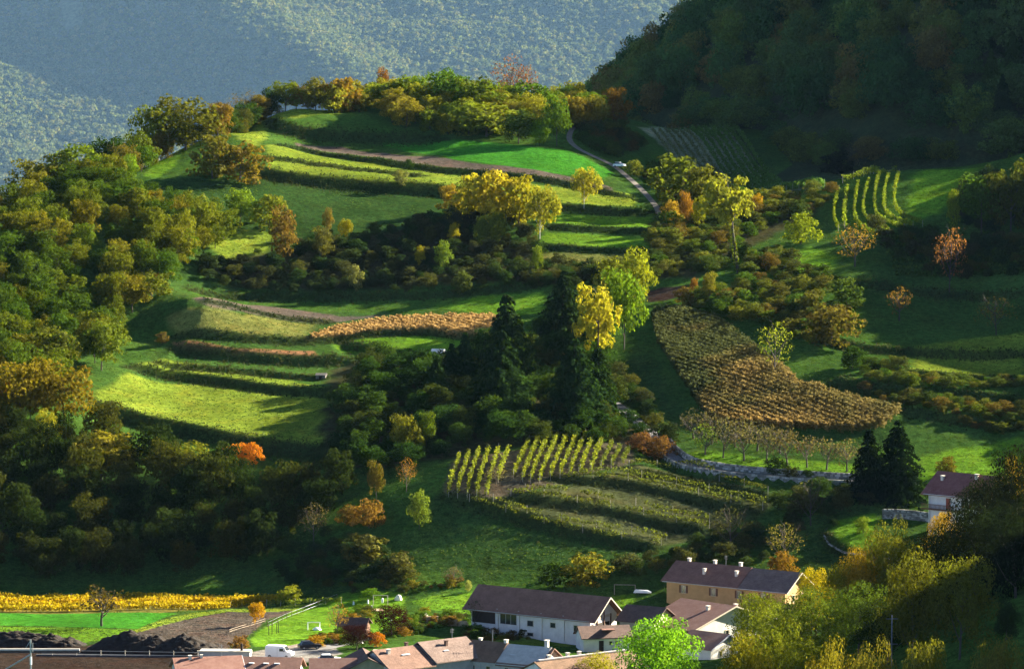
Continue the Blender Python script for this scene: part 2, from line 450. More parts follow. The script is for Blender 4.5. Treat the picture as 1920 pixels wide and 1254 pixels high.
# name, colour, softness, outline
FIELDS = [
 ("meadow", (0.027, 0.06, 0.014), 6, [(250,345),(420,330),(520,330),(860,365),(1000,420),(900,470),(600,450),(380,420),(260,380)]),  # green darkened to put the slope's shade into its colour
 ("meadow", G_MID, 3, [(495,225),(620,208),(760,240),(880,252),(1020,268),(1060,272),(1165,332),(1140,338),(1000,312),(700,276),(560,268),(500,262)]),
 ("green_field", G_EMER, 2, [(720,268),(860,262),(1000,276),(1062,282),(1150,325),(1130,336),(1000,322),(860,300),(760,284)]),
 ("meadow", G_YEL, 2.5, [(425,240),(500,212),(620,203),(640,214),(560,222),(505,238),(492,268),(478,276),(450,262)]),
 ("meadow", G_YEL, 2, [(500,272),(520,270),(700,302),(880,322),(900,340),(1050,352),(1190,366),(1190,388),(1040,380),(960,372),(860,352),(700,344),(560,328),(505,314)]),
 ("ploughed_field", PLOUGH, 1.2, [(555,268),(640,276),(760,292),(900,308),(1040,326),(1150,352),(1150,360),(1040,337),(900,321),(760,306),(640,288),(556,274)]),
 ("meadow", G_LIME, 2, [(1030,400),(1225,404),(1228,426),(1100,424),(1022,418)]),
 ("meadow", G_LIME, 2, [(1025,436),(1220,438),(1222,468),(1100,462),(1005,456)]),
 ("meadow", G_DRY, 3, [(1000,472),(1200,476),(1220,500),(1100,505),(1000,492)]),
 ("meadow", G_LIME, 2, [(270,330),(300,300),(340,290),(330,312),(290,335)]),
 ("meadow", G_YEL, 3, [(380,455),(460,430),(520,440),(500,475),(420,490)]),
 ("scrub_slope", SCRUB, 5, [(380,490),(520,470),(640,460),(800,420),(1010,460),(1010,500),(1200,510),(1020,535),(880,530),(600,545),(420,530)]),
 ("meadow", G_MID, 3, [(350,545),(600,552),(900,545),(1030,535),(1030,560),(930,585),(720,590),(560,580),(380,560)]),
 ("ploughed_field", PLOUGH, 2, [(362,560),(480,572),(640,592),(720,590),(620,606),(500,594),(400,578)]),
 ("meadow", G_LIME, 3, [(820,575),(900,555),(1020,545),(1020,590),(925,590)]),
 ("meadow", G_DRY, 3, [(310,595),(370,580),(480,592),(600,606),(570,632),(450,636),(330,630)]),
 ("stubble_field", STRAW, 1.5, [(575,636),(630,612),(720,596),(830,590),(925,590),(930,640),(880,632),(800,620),(720,618),(640,630)]),
 ("meadow", G_LIME, 2, [(620,640),(700,628),(800,628),(880,640),(840,668),(760,670),(700,662),(640,660)]),
 ("stubble_field", REDSOIL, 1.2, [(325,642),(440,652),(590,657),(596,667),(440,666),(330,652)]),
 ("meadow", G_YEL, 2, [(250,686),(300,672),(430,690),(540,712),(620,728),(540,724),(400,704)]),
 ("meadow", G_YEL, 2, [(170,742),(240,700),(400,716),(540,738),(640,748),(650,800),(600,835),(450,818),(280,785),(200,768)]),
 ("scrub_slope", SCRUB, 4, [(620,690),(720,670),(860,680),(1140,650),(1140,730),(1240,830),(1180,830),(840,860),(640,880),(600,840)]),
 ("scrub_slope", SCRUB, 4, [(1250,350),(1320,400),(1400,400),(1560,370),(1480,430),(1390,470),(1300,520),(1220,520),(1210,440)]),
 ("vineyard_ground", (0.24,0.27,0.15), 3, [(1200,240),(1320,232),(1360,235),(1545,350),(1400,370),(1340,345)]),
 ("meadow", G_LIME, 4, [(1690,330),(1740,318),(1830,316),(1820,360),(1760,400),(1700,420),(1680,400)]),
 ("meadow", G_MID, 3, [(1570,440),(1560,390),(1590,338),(1720,320),(1690,430),(1640,445)]),
 ("meadow", G_LIME, 3, [(1470,480),(1520,462),(1570,480),(1560,510),(1500,515)]),
 ("ploughed_field", EARTH, 1.5, [(1205,548),(1240,538),(1290,535),(1280,556),(1215,568)]),
 ("meadow", G_YEL, 3, [(1720,650),(1800,636),(1920,625),(1920,710),(1800,705),(1700,695)]),
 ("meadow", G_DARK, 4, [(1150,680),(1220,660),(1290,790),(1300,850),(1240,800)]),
 ("meadow", G_LIME, 2, [(1285,850),(1330,845),(1450,858),(1600,872),(1605,892),(1450,884),(1330,872)]),
 ("meadow", G_LIME, 3, [(1650,850),(1720,855),(1920,812),(1920,905),(1700,905)]),
 ("vineyard_ground", VSOIL, 1.5, [(832,930),(852,858),(960,845),(1180,826),(1196,866),(1080,900),(960,938),(880,942)]),
 ("vineyard_ground", (0.065, 0.075, 0.03), 3, [(880,945),(960,938),(1080,902),(1196,870),(1340,900),(1450,935),(1440,960),(1330,1000),(1240,1024),(1100,1000)]),
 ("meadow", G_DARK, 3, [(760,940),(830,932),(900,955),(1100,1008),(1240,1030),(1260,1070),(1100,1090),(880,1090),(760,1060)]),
 ("meadow", G_LIME, 2, [(1548,1000),(1575,975),(1640,962),(1650,1000),(1660,1030),(1600,1040)]),
 ("green_field", G_EMER, 1, [(-40,1146),(330,1150),(300,1162),(262,1178),(120,1174),(-40,1171)]),
 ("meadow", G_LIME, 1.5, [(-40,1172),(120,1176),(262,1180),(230,1190),(150,1205),(80,1200),(-40,1190)]),
 ("meadow", G_MID, 2, [(-40,1120),(120,1108),(320,1092),(480,1100),(440,1118),(300,1122),(-40,1122)]),
 ("vineyard_ground", (0.14, 0.13, 0.03), 1, [(-40,1121),(440,1120),(540,1124),(430,1140),(300,1148),(-40,1146)]),
 ("meadow", G_YEL, 0.8, [(420,1142),(545,1134),(640,1128),(560,1148),(430,1146),(330,1166),(250,1190),(230,1192),(300,1162)]),
 ("ploughed_field", PLOUGH, 0.8, [(330,1166),(430,1147),(545,1145),(500,1162),(460,1195),(420,1222),(330,1220),(220,1205),(250,1188)]),
 ("garden_lawn", G_LIME, 1.0, [(465,1200),(510,1168),(560,1140),(650,1110),(760,1112),(760,1160),(660,1200),(560,1210),(480,1212)]),
 ("meadow", G_LIME, 1.0, [(765,1128),(820,1116),(885,1110),(900,1140),(880,1150),(800,1142)]),
 ("garden_lawn", (0.10, 0.15, 0.02), 1.2, [(890,1204),(960,1192),(1080,1180),(1100,1195),(1070,1212),(980,1208)]),
 ("garden_lawn", G_MID, 1.0, [(720,1200),(790,1180),(880,1175),(880,1205),(800,1216),(740,1216)]),
 ("meadow", G_LIME, 1.0, [(1140,1118),(1190,1112),(1190,1140),(1140,1145)]),
 ("earth_bank", EARTH, 1.0, [(-60,1192),(80,1196),(160,1210),(230,1196),(330,1216),(420,1226),(420,1262),(-60,1262)]),
 ("yard", GRAVEL, 0.8, [(470,1222),(560,1206),(620,1206),(640,1225),(560,1245),(470,1250)]),
]
base = np.zeros(GX.shape + (3,)); base[:] = G_MID
mixn = np.clip(0.5 + fbm(GX, GY, 60, 4, 21) * 2.2, 0, 1)[..., None]
base = base * (1 - mixn) + np.array(G_DARK) * mixn
forest = np.clip((-GX / GY - 0.055) / 0.03, 0, 1) * np.clip((GY - 655) / 10, 0, 1)
zone = np.zeros(GX.shape, np.int16)
ZN = ["hillside"]
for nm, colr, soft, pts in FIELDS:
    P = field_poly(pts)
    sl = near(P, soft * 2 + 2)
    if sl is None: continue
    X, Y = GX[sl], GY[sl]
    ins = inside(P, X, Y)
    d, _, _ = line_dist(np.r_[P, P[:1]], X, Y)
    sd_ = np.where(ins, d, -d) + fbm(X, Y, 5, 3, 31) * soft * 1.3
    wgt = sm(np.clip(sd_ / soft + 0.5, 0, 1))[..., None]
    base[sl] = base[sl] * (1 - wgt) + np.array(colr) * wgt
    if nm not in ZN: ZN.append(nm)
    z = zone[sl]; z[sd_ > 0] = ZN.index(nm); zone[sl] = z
# banks carry longer grass and scrub; tone darkened to deepen their shaded bands
for (pts, A, reach, w), P in zip(BANKS, bank_paths):
    sl = near(P, 8); X, Y = GX[sl], GY[sl]
    d, side, al = line_dist(P, X, Y)
    wgt = (1 - sm(np.clip((d - w * 0.35) / 1.6, 0, 1)))[..., None] * 0.75
    base[sl] = base[sl] * (1 - wgt) + np.array((0.026, 0.042, 0.012)) * wgt
pf = (zone == ZN.index("ploughed_field")) & (GY < 640)
GZ += np.where(pf, 0.14 * np.sin((GY + 0.22 * GX) * 2 * math.pi / 2.4), 0)      # furrows
nr, nc = GX.shape
idx = np.arange(nr * nc, dtype=np.int32).reshape(nr, nc)
Q = np.stack([idx[:-1, :-1], idx[:-1, 1:], idx[1:, 1:], idx[1:, :-1]], -1).reshape(-1, 4)
zq = zone[:-1, :-1].ravel()
allV = np.stack([GX, GY, GZ], -1).reshape(-1, 3); allC = np.concatenate([base, np.ones(base.shape[:2] + (1,))], -1).reshape(-1, 4)
for k, nm in enumerate(ZN):
    q = Q[zq == k]
    if len(q) == 0: continue
    used, inv = np.unique(q, return_inverse=True)
    me = np_mesh(nm, allV[used], inv.reshape(-1, 4), LAND, {"Col": ("POINT", 'FLOAT_COLOR', allC[used])}, smooth=True)
    tag(add_obj(nm, me), kind="structure")
# ------------------------------------------------------------------ wooded hill behind on the right
FOOT = np.array([(18, 1700), (24, 1300), (30, 1205), (48, 1168), (66, 1130), (84, 1075), (104, 1030), (140, 1012), (205, 1000), (300, 930), (420, 860), (640, 800)], float)
hx = np.linspace(0, 640, 215); hy = np.linspace(790, 1700, 305)
HX, HY = np.meshgrid(hx, hy)
hd, hs, _ = line_dist(FOOT, HX, HY)
hd = hd * np.where(hs > 0, 1, -1)
HZ = 84 + np.where(hd > 0, 0.80 * hd / (1 + hd / 620.0), 0.25 * hd)
HZ += fbm(HX, HY, 110, 4, 41) * 30 * np.clip(hd / 60, 0, 1) + fbm(HX, HY, 26, 3, 43) * 6 * np.clip(hd / 30, 0, 1)
idh = np.arange(HX.size, dtype=np.int32).reshape(HX.shape)
qh = np.stack([idh[:-1, :-1], idh[:-1, 1:], idh[1:, 1:], idh[1:, :-1]], -1).reshape(-1, 4)
colh = np.zeros((HX.size, 4)); colh[:] = (0.035, 0.05, 0.022, 1)
tag(add_obj("wooded_hill", np_mesh("wooded_hill", np.stack([HX, HY, HZ], -1).reshape(-1, 3), qh, LAND, {"Col": ("POINT", 'FLOAT_COLOR', colh)}, smooth=True)), kind="structure")
def hill_z(x, y):
    return bil(HZ, hx, hy, np.asarray(x, float), np.asarray(y, float))

# ------------------------------------------------------------------ mountain across the far valley
MK = 3.8                                                 # how far off the mountain stands
mx_ = np.linspace(-8200, 8700, 330); my_ = np.linspace(15700, 31000, 300)
MX, MY = np.meshgrid(mx_, my_)
def mount_z(X, Y):
    X = np.asarray(X, float) / MK; Y = np.asarray(Y, float) / MK
    t = Y - 5150 - 0.16 * X                               # the face leans a little to the left
    z = -62 + np.where(t > 0, 0.44 * t, 0.05 * t)
    z = z + fbm(X + 0.25 * Y, Y * 0.55, 620, 5, 61) * 170 * np.clip(t / 300 + 0.3, 0, 1) + fbm(X, Y, 120, 3, 63) * 22
    # spurs running down to the right
    for x0, y0, x1, y1, hh, ww in ((-720, 5950, -180, 5330, 52, 130), (100, 6100, 560, 5600, 40, 150)):
        dx, dy = x1 - x0, y1 - y0; L2 = dx * dx + dy * dy
        q = np.clip(((X - x0) * dx + (Y - y0) * dy) / L2, 0, 1)
        d = np.hypot(X - x0 - q * dx, Y - y0 - q * dy)
        z = z + hh * np.exp(-(d / ww) ** 2)
    return z * MK
MZ = mount_z(MX, MY)
idm = np.arange(MX.size, dtype=np.int32).reshape(MX.shape)
qm = np.stack([idm[:-1, :-1], idm[:-1, 1:], idm[1:, 1:], idm[1:, :-1]], -1).reshape(-1, 4)
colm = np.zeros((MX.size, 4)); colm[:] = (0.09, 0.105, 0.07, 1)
tag(add_obj("mountain", np_mesh("mountain", np.stack([MX, MY, MZ], -1).reshape(-1, 3), qm, LAND, {"Col": ("POINT", 'FLOAT_COLOR', colm)}, smooth=True)), kind="structure")
# floor of the far valley, hidden behind the hill
fv = [(-9400, 300, -300), (9400, 300, -300), (9400, 32000, -300), (-9400, 32000, -300)]
vf = link_mesh("far_valley", fv, [(0, 1, 2, 3)], plain("valley_grass", (0.05, 0.08, 0.02)))
tag(vf, kind="structure")
# ------------------------------------------------------------------ tree prototypes (unit size: 1 m tall, about 1 m wide)
def leaf_cloud(C, Nrm, size, r, flat=0.0):
    """quads at C facing Nrm; returns V, Q"""
    n = len(C)
    Nrm = Nrm / (np.linalg.norm(Nrm, axis=1, keepdims=True) + 1e-9)
    t = r.normal(size=(n, 3)); t -= (t * Nrm).sum(1, keepdims=True) * Nrm; t /= np.linalg.norm(t, axis=1, keepdims=True) + 1e-9
    b = np.cross(Nrm, t)
    s = (size * (0.55 + 0.9 * r.random(n)))[:, None] if np.isscalar(size) else size[:, None]
    asp = (0.6 + 0.5 * r.random(n))[:, None]
    V = np.stack([C - t * s, C - b * s * asp, C + t * s, C + b * s * asp], 1).reshape(-1, 3)
    return V, np.arange(n * 4, dtype=np.int32).reshape(-1, 4)
def lobes_mesh(name, lobes, n, leaf, seed, inner=0.25, rough=0.42, sub=6):
    """leaves gathered in boughs: each big lobe carries a handful of smaller ones"""
    r = np.random.default_rng(seed)
    if sub:
        L2 = []
        for (x, y, z, a, b, c) in lobes:
            for q in range(sub):
                d = r.normal(size=3); d[2] = d[2] * 0.8 + 0.25; d /= np.linalg.norm(d)
                f = 0.68 + 0.3 * r.random(); s = 0.36 + 0.26 * r.random()
                L2.append((x + d[0] * a * f, y + d[1] * b * f, z + d[2] * c * f, a * s, b * s, c * s * 0.85))
        lobes = L2
    Lb = np.array(lobes)
    w = (Lb[:, 3] * Lb[:, 4] + Lb[:, 3] * Lb[:, 5]); w = w / w.sum()
    k = r.choice(len(Lb), n * 2, p=w)
    d = r.normal(size=(n * 2, 3)); d /= np.linalg.norm(d, axis=1, keepdims=True)
    rad = 1.0 - np.abs(r.normal(size=n * 2)) * inner + r.normal(size=n * 2) * 0.06
    rad *= 0.86 + 0.28 * vnoise(d[:, 0] * 3 + k * 7, d[:, 1] * 3 + d[:, 2] * 3, seed)
    P = Lb[k, :3] + d * rad[:, None] * Lb[k, 3:]
    # drop what lies deep inside another lobe
    keep = np.ones(len(P), bool)
    for j in range(len(Lb)):
        q = np.linalg.norm((P - Lb[j, :3]) / Lb[j, 3:], axis=1)
        keep &= ~((q < 0.62) & (k != j))
    P, d = P[keep][:n], d[keep][:n]
    nr = d * 1.0 + r.normal(size=P.shape) * rough + np.array([0, 0, 0.25])
    V, Qd = leaf_cloud(P, nr, leaf, r)
    lf = np.clip(r.normal(0.5, 0.22, len(P)), 0, 1)
    return np_mesh(name, V, Qd, LEAF, {"lf": ("FACE", 'FLOAT', lf)})
def tube(P, rad, sides=6):
    """tapered tube along P"""
    P = np.asarray(P, float); V = []; F = []
    for i, p in enumerate(P):
        d = P[min(i + 1, len(P) - 1)] - P[max(i - 1, 0)]; d = d / (np.linalg.norm(d) + 1e-9)
        a = np.cross(d, [0.3, 0.9, 0.1]); a /= np.linalg.norm(a) + 1e-9; b = np.cross(d, a)
        for k in range(sides):
            t = 2 * math.pi * k / sides; V.append(p + (a * math.cos(t) + b * math.sin(t)) * rad[i])
    for i in range(len(P) - 1):
        for k in range(sides):
            k2 = (k + 1) % sides; F.append((i * sides + k, i * sides + k2, (i + 1) * sides + k2, (i + 1) * sides + k))
    return V, F
def merge(parts):
    V = []; F = []
    for v, f in parts:
        o = len(V); V += [tuple(x) for x in v]; F += [tuple(i + o for i in q) for q in f]
    return V, F
def trunk_mesh(name, seed, top=0.75, r0=0.022, limbs=7, spread=0.3, mat=None, fork=0.25, twig=0, sides=6):
    r = np.random.default_rng(seed); parts = []
    lean = r.normal(size=2) * 0.02
    main = np.array([[lean[0] * t * 3 * t, lean[1] * t * 3 * t, t * top] for t in np.linspace(-0.03, 1, 7)])
    parts.append(tube(main, np.linspace(r0, r0 * 0.3, 7), sides))
    for k in range(limbs):
        t = fork + (1 - fork) * (k + r.random()) / limbs * 0.92
        p0 = main[0] + (main[-1] - main[0]) * t; a = 2.4 * k + r.random()
        L = spread * (1.15 - 0.6 * t) * (0.7 + 0.5 * r.random())
        pts = [p0 + np.array([math.cos(a) * L * s, math.sin(a) * L * s, L * (0.55 * s + 0.5 * s * s)]) for s in (0, 0.35, 0.7, 1)]
        pts = [p + r.normal(size=3) * 0.012 * (i > 0) for i, p in enumerate(pts)]
        parts.append(tube(pts, [r0 * 0.5 * (1 - t * 0.5), r0 * 0.36, r0 * 0.22, r0 * 0.08], 4))
        for q in range(twig):
            s = 0.35 + 0.65 * r.random(); base_ = pts[1] * (1 - s) + pts[3] * s
            dirv = r.normal(size=3) * 0.6 + np.array([math.cos(a), math.sin(a), 1.0]); dirv /= np.linalg.norm(dirv)
            l2 = L * (0.35 + 0.4 * r.random())
            tp = [base_, base_ + dirv * l2 * 0.5 + r.normal(size=3) * 0.01, base_ + dirv * l2 + r.normal(size=3) * 0.02]
            parts.append(tube(tp, [r0 * 0.2, r0 * 0.12, r0 * 0.05], 3))
    V, F = merge(parts)
    me = bpy.data.meshes.new(name); me.from_pydata(V, [], F); me.update(); me.shade_smooth()
    me.materials.append(mat or BARK)
    return me
def broad_lobes(seed, nl=11, low=0.28, wide=0.5, top=1.0, flat=1.0):
    r = np.random.default_rng(seed); L = []
    cz = (low + top) / 2; hz = (top - low) / 2
    L.append((0, 0, cz, wide * 0.62, wide * 0.62, hz * 0.78))
    for k in range(nl):
        a = 2.399 * k + r.random() * 0.8; v = -0.75 + 1.7 * (k + 0.5) / nl
        rr = math.sqrt(max(0.05, 1 - v * v)) * (0.60 + 0.15 * r.random())
        s = (0.24 + 0.16 * r.random()) * wide / 0.5
        L.append((math.cos(a) * rr * wide * 0.82, math.sin(a) * rr * wide * 0.82, cz + v * hz * 0.74, s, s, s * 0.78 * flat))
    return L
PROTO = {}
def proto(kind, crown, trunk): PROTO.setdefault(kind, []).append((crown, trunk))
for s in range(8):
    proto("broad", lobes_mesh("crown", broad_lobes(100 + s, 9 + s % 5, 0.06 + 0.05 * (s % 3), 0.5), 3000, 0.026, 200 + s), trunk_mesh("trunk", 300 + s, 0.72))
for s in range(4):
    proto("near", lobes_mesh("crown", broad_lobes(130 + s, 15, 0.18, 0.5), 11000, 0.0125, 230 + s, 0.22), trunk_mesh("trunk", 330 + s, 0.72))
for s in range(5):
    proto("bush", lobes_mesh("crown", broad_lobes(140 + s, 8, -0.12, 0.5, 1.0, 0.9), 1700, 0.034, 240 + s), trunk_mesh("trunk", 340 + s, 0.6, 0.02, 5, 0.35, None, 0.05))
for s in range(3):
    proto("oval", lobes_mesh("crown", broad_lobes(150 + s, 12, 0.16, 0.44), 2600, 0.026, 250 + s, 0.28), trunk_mesh("trunk", 350 + s, 0.8, 0.016, 8, 0.2, None, 0.2))
for s in range(3):    # sparse, mostly bare
    proto("sparse", lobes_mesh("crown", broad_lobes(160 + s, 12, 0.3, 0.5), 620, 0.020, 260 + s, 0.5, 1.2), trunk_mesh("trunk", 360 + s, 0.85, 0.022, 12, 0.42, None, 0.22, 7))
for s in range(2):    # vase-shaped orchard tree
    proto("orchard", lobes_mesh("crown", broad_lobes(170 + s, 8, 0.4, 0.5), 420, 0.030, 270 + s, 0.5, 1.2), trunk_mesh("trunk", 370 + s, 0.62, 0.04, 10, 0.5, None, 0.4, 6))
for s in range(2):    # pollard poplar with a bare, ivied stem
    L = [(0, 0, 0.76, 0.30, 0.30, 0.22)]
    r = np.random.default_rng(180 + s)
    for k in range(10):
        a = 2.4 * k; v = -0.8 + 1.7 * k / 10
        L.append((math.cos(a) * 0.28 * math.sqrt(1 - v * v * 0.9), math.sin(a) * 0.28 * math.sqrt(1 - v * v * 0.9), 0.76 + v * 0.16, 0.16, 0.16, 0.11))
    L = L if s else [(x, y, 0.66 + (z - 0.76) * 1.75, a * 0.92, b * 0.92, c * 1.5) for x, y, z, a, b, c in L]
    proto("poplar" if s else "tall_poplar", lobes_mesh("crown", L, 2600, 0.020, 280 + s, 0.3), trunk_mesh("trunk", 380 + s, 0.85, 0.026, 9, 0.26, None, 0.62))
def conifer_mesh(name, seed, n=13000):
    r = np.random.default_rng(seed); C = []; Nn = []
    tiers = 17
    for t in range(tiers):
        z = 0.06 + 0.92 * (t + r.random() * 0.5) / tiers
        rad = 0.5 * (1 - z) ** 0.82 * (0.86 + 0.3 * r.random()) + 0.012
        nb = int(7 + 9 * (1 - z))
        for b in range(nb):
            a = 2 * math.pi * (b + r.random() * 0.8) / nb + t; L = rad * (0.9 + 0.5 * r.random())
            m = max(4, int(n / tiers / nb * (0.35 + 1.3 * (1 - z))))
            s = r.random(m) ** 0.75
            droop = -0.10 * L * s * s * 3 + 0.05 * s * L
            x = np.cos(a) * L * s; y = np.sin(a) * L * s
            wv = (1 - s * 0.7) * 0.05
            C.append(np.stack([x + r.normal(size=m) * wv * L * 2.2, y + r.normal(size=m) * wv * L * 2.2, z + droop + r.normal(size=m) * 0.008], 1))
            Nn.append(np.stack([np.full(m, math.cos(a) * 0.5), np.full(m, math.sin(a) * 0.5), np.full(m, 0.75)], 1) + r.normal(size=(m, 3)) * 0.5)
    C = np.concatenate(C); Nn = np.concatenate(Nn)
    V, Qd = leaf_cloud(C, Nn, 0.019, r)
    return np_mesh(name, V, Qd, LEAF, {"lf": ("FACE", 'FLOAT', np.clip(r.normal(0.5, 0.2, len(C)), 0, 1))})
for s in range(4):
    proto("conifer", conifer_mesh("crown", 500 + s), trunk_mesh("trunk", 520 + s, 0.95, 0.016, 0))

# colours of the foliage
C_OLIVE = (0.082, 0.105, 0.016); C_GREEN = (0.056, 0.092, 0.016); C_YEL = (0.19, 0.165, 0.018); C_GOLD = (0.30, 0.20, 0.018); C_ORANGE = (0.30, 0.115, 0.015)
C_RUST = (0.17, 0.072, 0.025); C_DARK = (0.028, 0.048, 0.014); C_CON = (0.018, 0.036, 0.016); C_LIME = (0.12, 0.17, 0.02); C_BROWN = (0.11, 0.075, 0.034); C_PLUM = (0.020, 0.007, 0.011)
C_BRIGHT = (0.11, 0.23, 0.02)
PAL_LEFT = [(0.070, 0.086, 0.014), (0.076, 0.088, 0.014), (0.046, 0.074, 0.013), (0.088, 0.090, 0.014), (0.105, 0.096, 0.015), (0.040, 0.066, 0.012), (0.058, 0.080, 0.013), (0.12, 0.10, 0.016), (0.032, 0.054, 0.011)]
PAL_SHRUB = [C_BROWN, C_OLIVE, C_RUST, (0.13, 0.11, 0.03), (0.09, 0.085, 0.03), (0.16, 0.12, 0.03), C_GREEN]
PAL_SCRUB = [(0.030, 0.042, 0.020), (0.038, 0.042, 0.024), (0.026, 0.046, 0.018), (0.045, 0.048, 0.026), (0.024, 0.040, 0.020), (0.060, 0.060, 0.024), (0.034, 0.05, 0.02)]
PAL_DARK = [C_DARK, (0.035, 0.05, 0.016), (0.045, 0.058, 0.018), (0.03, 0.05, 0.018), (0.06, 0.055, 0.018), (0.04, 0.06, 0.016)]
TREES = []
def plant(kind, loc, w, h, col, name, label, cat="tree", group=None, rz=None, trunk_mat=None, tilt=None):
    pr = PROTO[kind]; cm, tm = pr[random.randrange(len(pr))]
    e = bpy.data.objects.new(name, None); COL.objects.link(e); e.empty_display_size = 0.3
    e.location = loc; e.rotation_euler = (tilt[0] if tilt else random.gauss(0, 0.02), tilt[1] if tilt else random.gauss(0, 0.02), random.random() * 6.28 if rz is None else rz)
    tag(e, label, cat, group)
    sc_ = (w * random.uniform(0.94, 1.06), w * random.uniform(0.94, 1.06), h)
    for nm, me in (("trunk", tm), ("crown", cm)):
        o = bpy.data.objects.new(nm, me); COL.objects.link(o); o.parent = e; o.scale = sc_
        if nm == "crown":
            k = random.uniform(0.85, 1.15)
            o.color = (col[0] * k * random.uniform(0.9, 1.12), col[1] * k, col[2] * k, 1)
        elif trunk_mat is not None:
            o.material_slots[0].link = 'OBJECT'; o.material_slots[0].material = trunk_mat
    TREES.append((loc[0], loc[1], w * 0.5))
    return e
PXM = lambda Y: FPX / Y            # photograph pixels per metre at distance Y
def tree_px(kind, x, ytop, ybase, wpx, col, name, label, cat="tree", group=None, D=None, **kw):
    """a tree whose foot stands at pixel (x, ybase) and whose top reaches ytop"""
    if D is None:
        p = hit(x, ybase)
    else:
        a, _ = ray(x, ybase); p = np.array([a * D, D, float(ground_z(a * D, D))])
    Y = p[1]; s = PXM(Y)
    a, b = ray(x, ytop); h = max(1.0, CAM_H + b * Y - p[2])
    return plant(kind, (p[0], p[1], p[2] - 0.05), wpx / s, h, col, name, label, cat, group, **kw)
def scatter(pts, spacing, kind, pal, name, label, group, wr, hr, dmin=400.0, cat="tree", kinds=None, cap=999, avoid=True, clear=0.55):
    """individual trees spread through an outline given in pixels on the ground"""
    P = field_poly(pts, dmin); lo, hi = P.min(0), P.max(0)
    n_try = int((hi - lo).prod() / spacing ** 2 * 6) + 20
    c = 0; made = []
    for _ in range(n_try):
        x = random.uniform(lo[0], hi[0]); y = random.uniform(lo[1], hi[1])
        if not inside(P, np.array([x]), np.array([y]))[0]: continue
        if any((x - a) ** 2 + (y - b) ** 2 < spacing ** 2 for a, b in made): continue
        if avoid and any((x - a) ** 2 + (y - b) ** 2 < (clear * spacing) ** 2 for a, b, r_ in TREES): continue
        made.append((x, y)); c += 1
        f = random.random()
        w = wr[0] + (wr[1] - wr[0]) * f; h = (hr[0] + (hr[1] - hr[0]) * f) * random.uniform(0.88, 1.12)
        kk = kind if kinds is None else random.choice(kinds)
        pc = random.choice(pal); g = pc[0] / pc[1]
        tone = "yellow olive" if g > 1.05 else "olive" if g > 0.9 else "green" if g > 0.75 else "deep green"
        tone = ("dark " if pc[1] < 0.07 else "") + tone
        size = "small" if f < 0.33 else "middling" if f < 0.67 else "large"
        fy = (y - lo[1]) / (hi[1] - lo[1]); fx = (x - lo[0]) / (hi[0] - lo[0])
        place = ("front", "middle", "back")[min(2, int(fy * 3))] + ("", " left", " right")[1 if fx < 0.33 else 2 if fx > 0.67 else 0]
        plant(kk, (x, y, float(ground_z(x, y)) - 0.1), w, h, pc, name, f"{size} {tone} tree, {place} of {label}", cat, group)
        if c >= cap: break
    return c

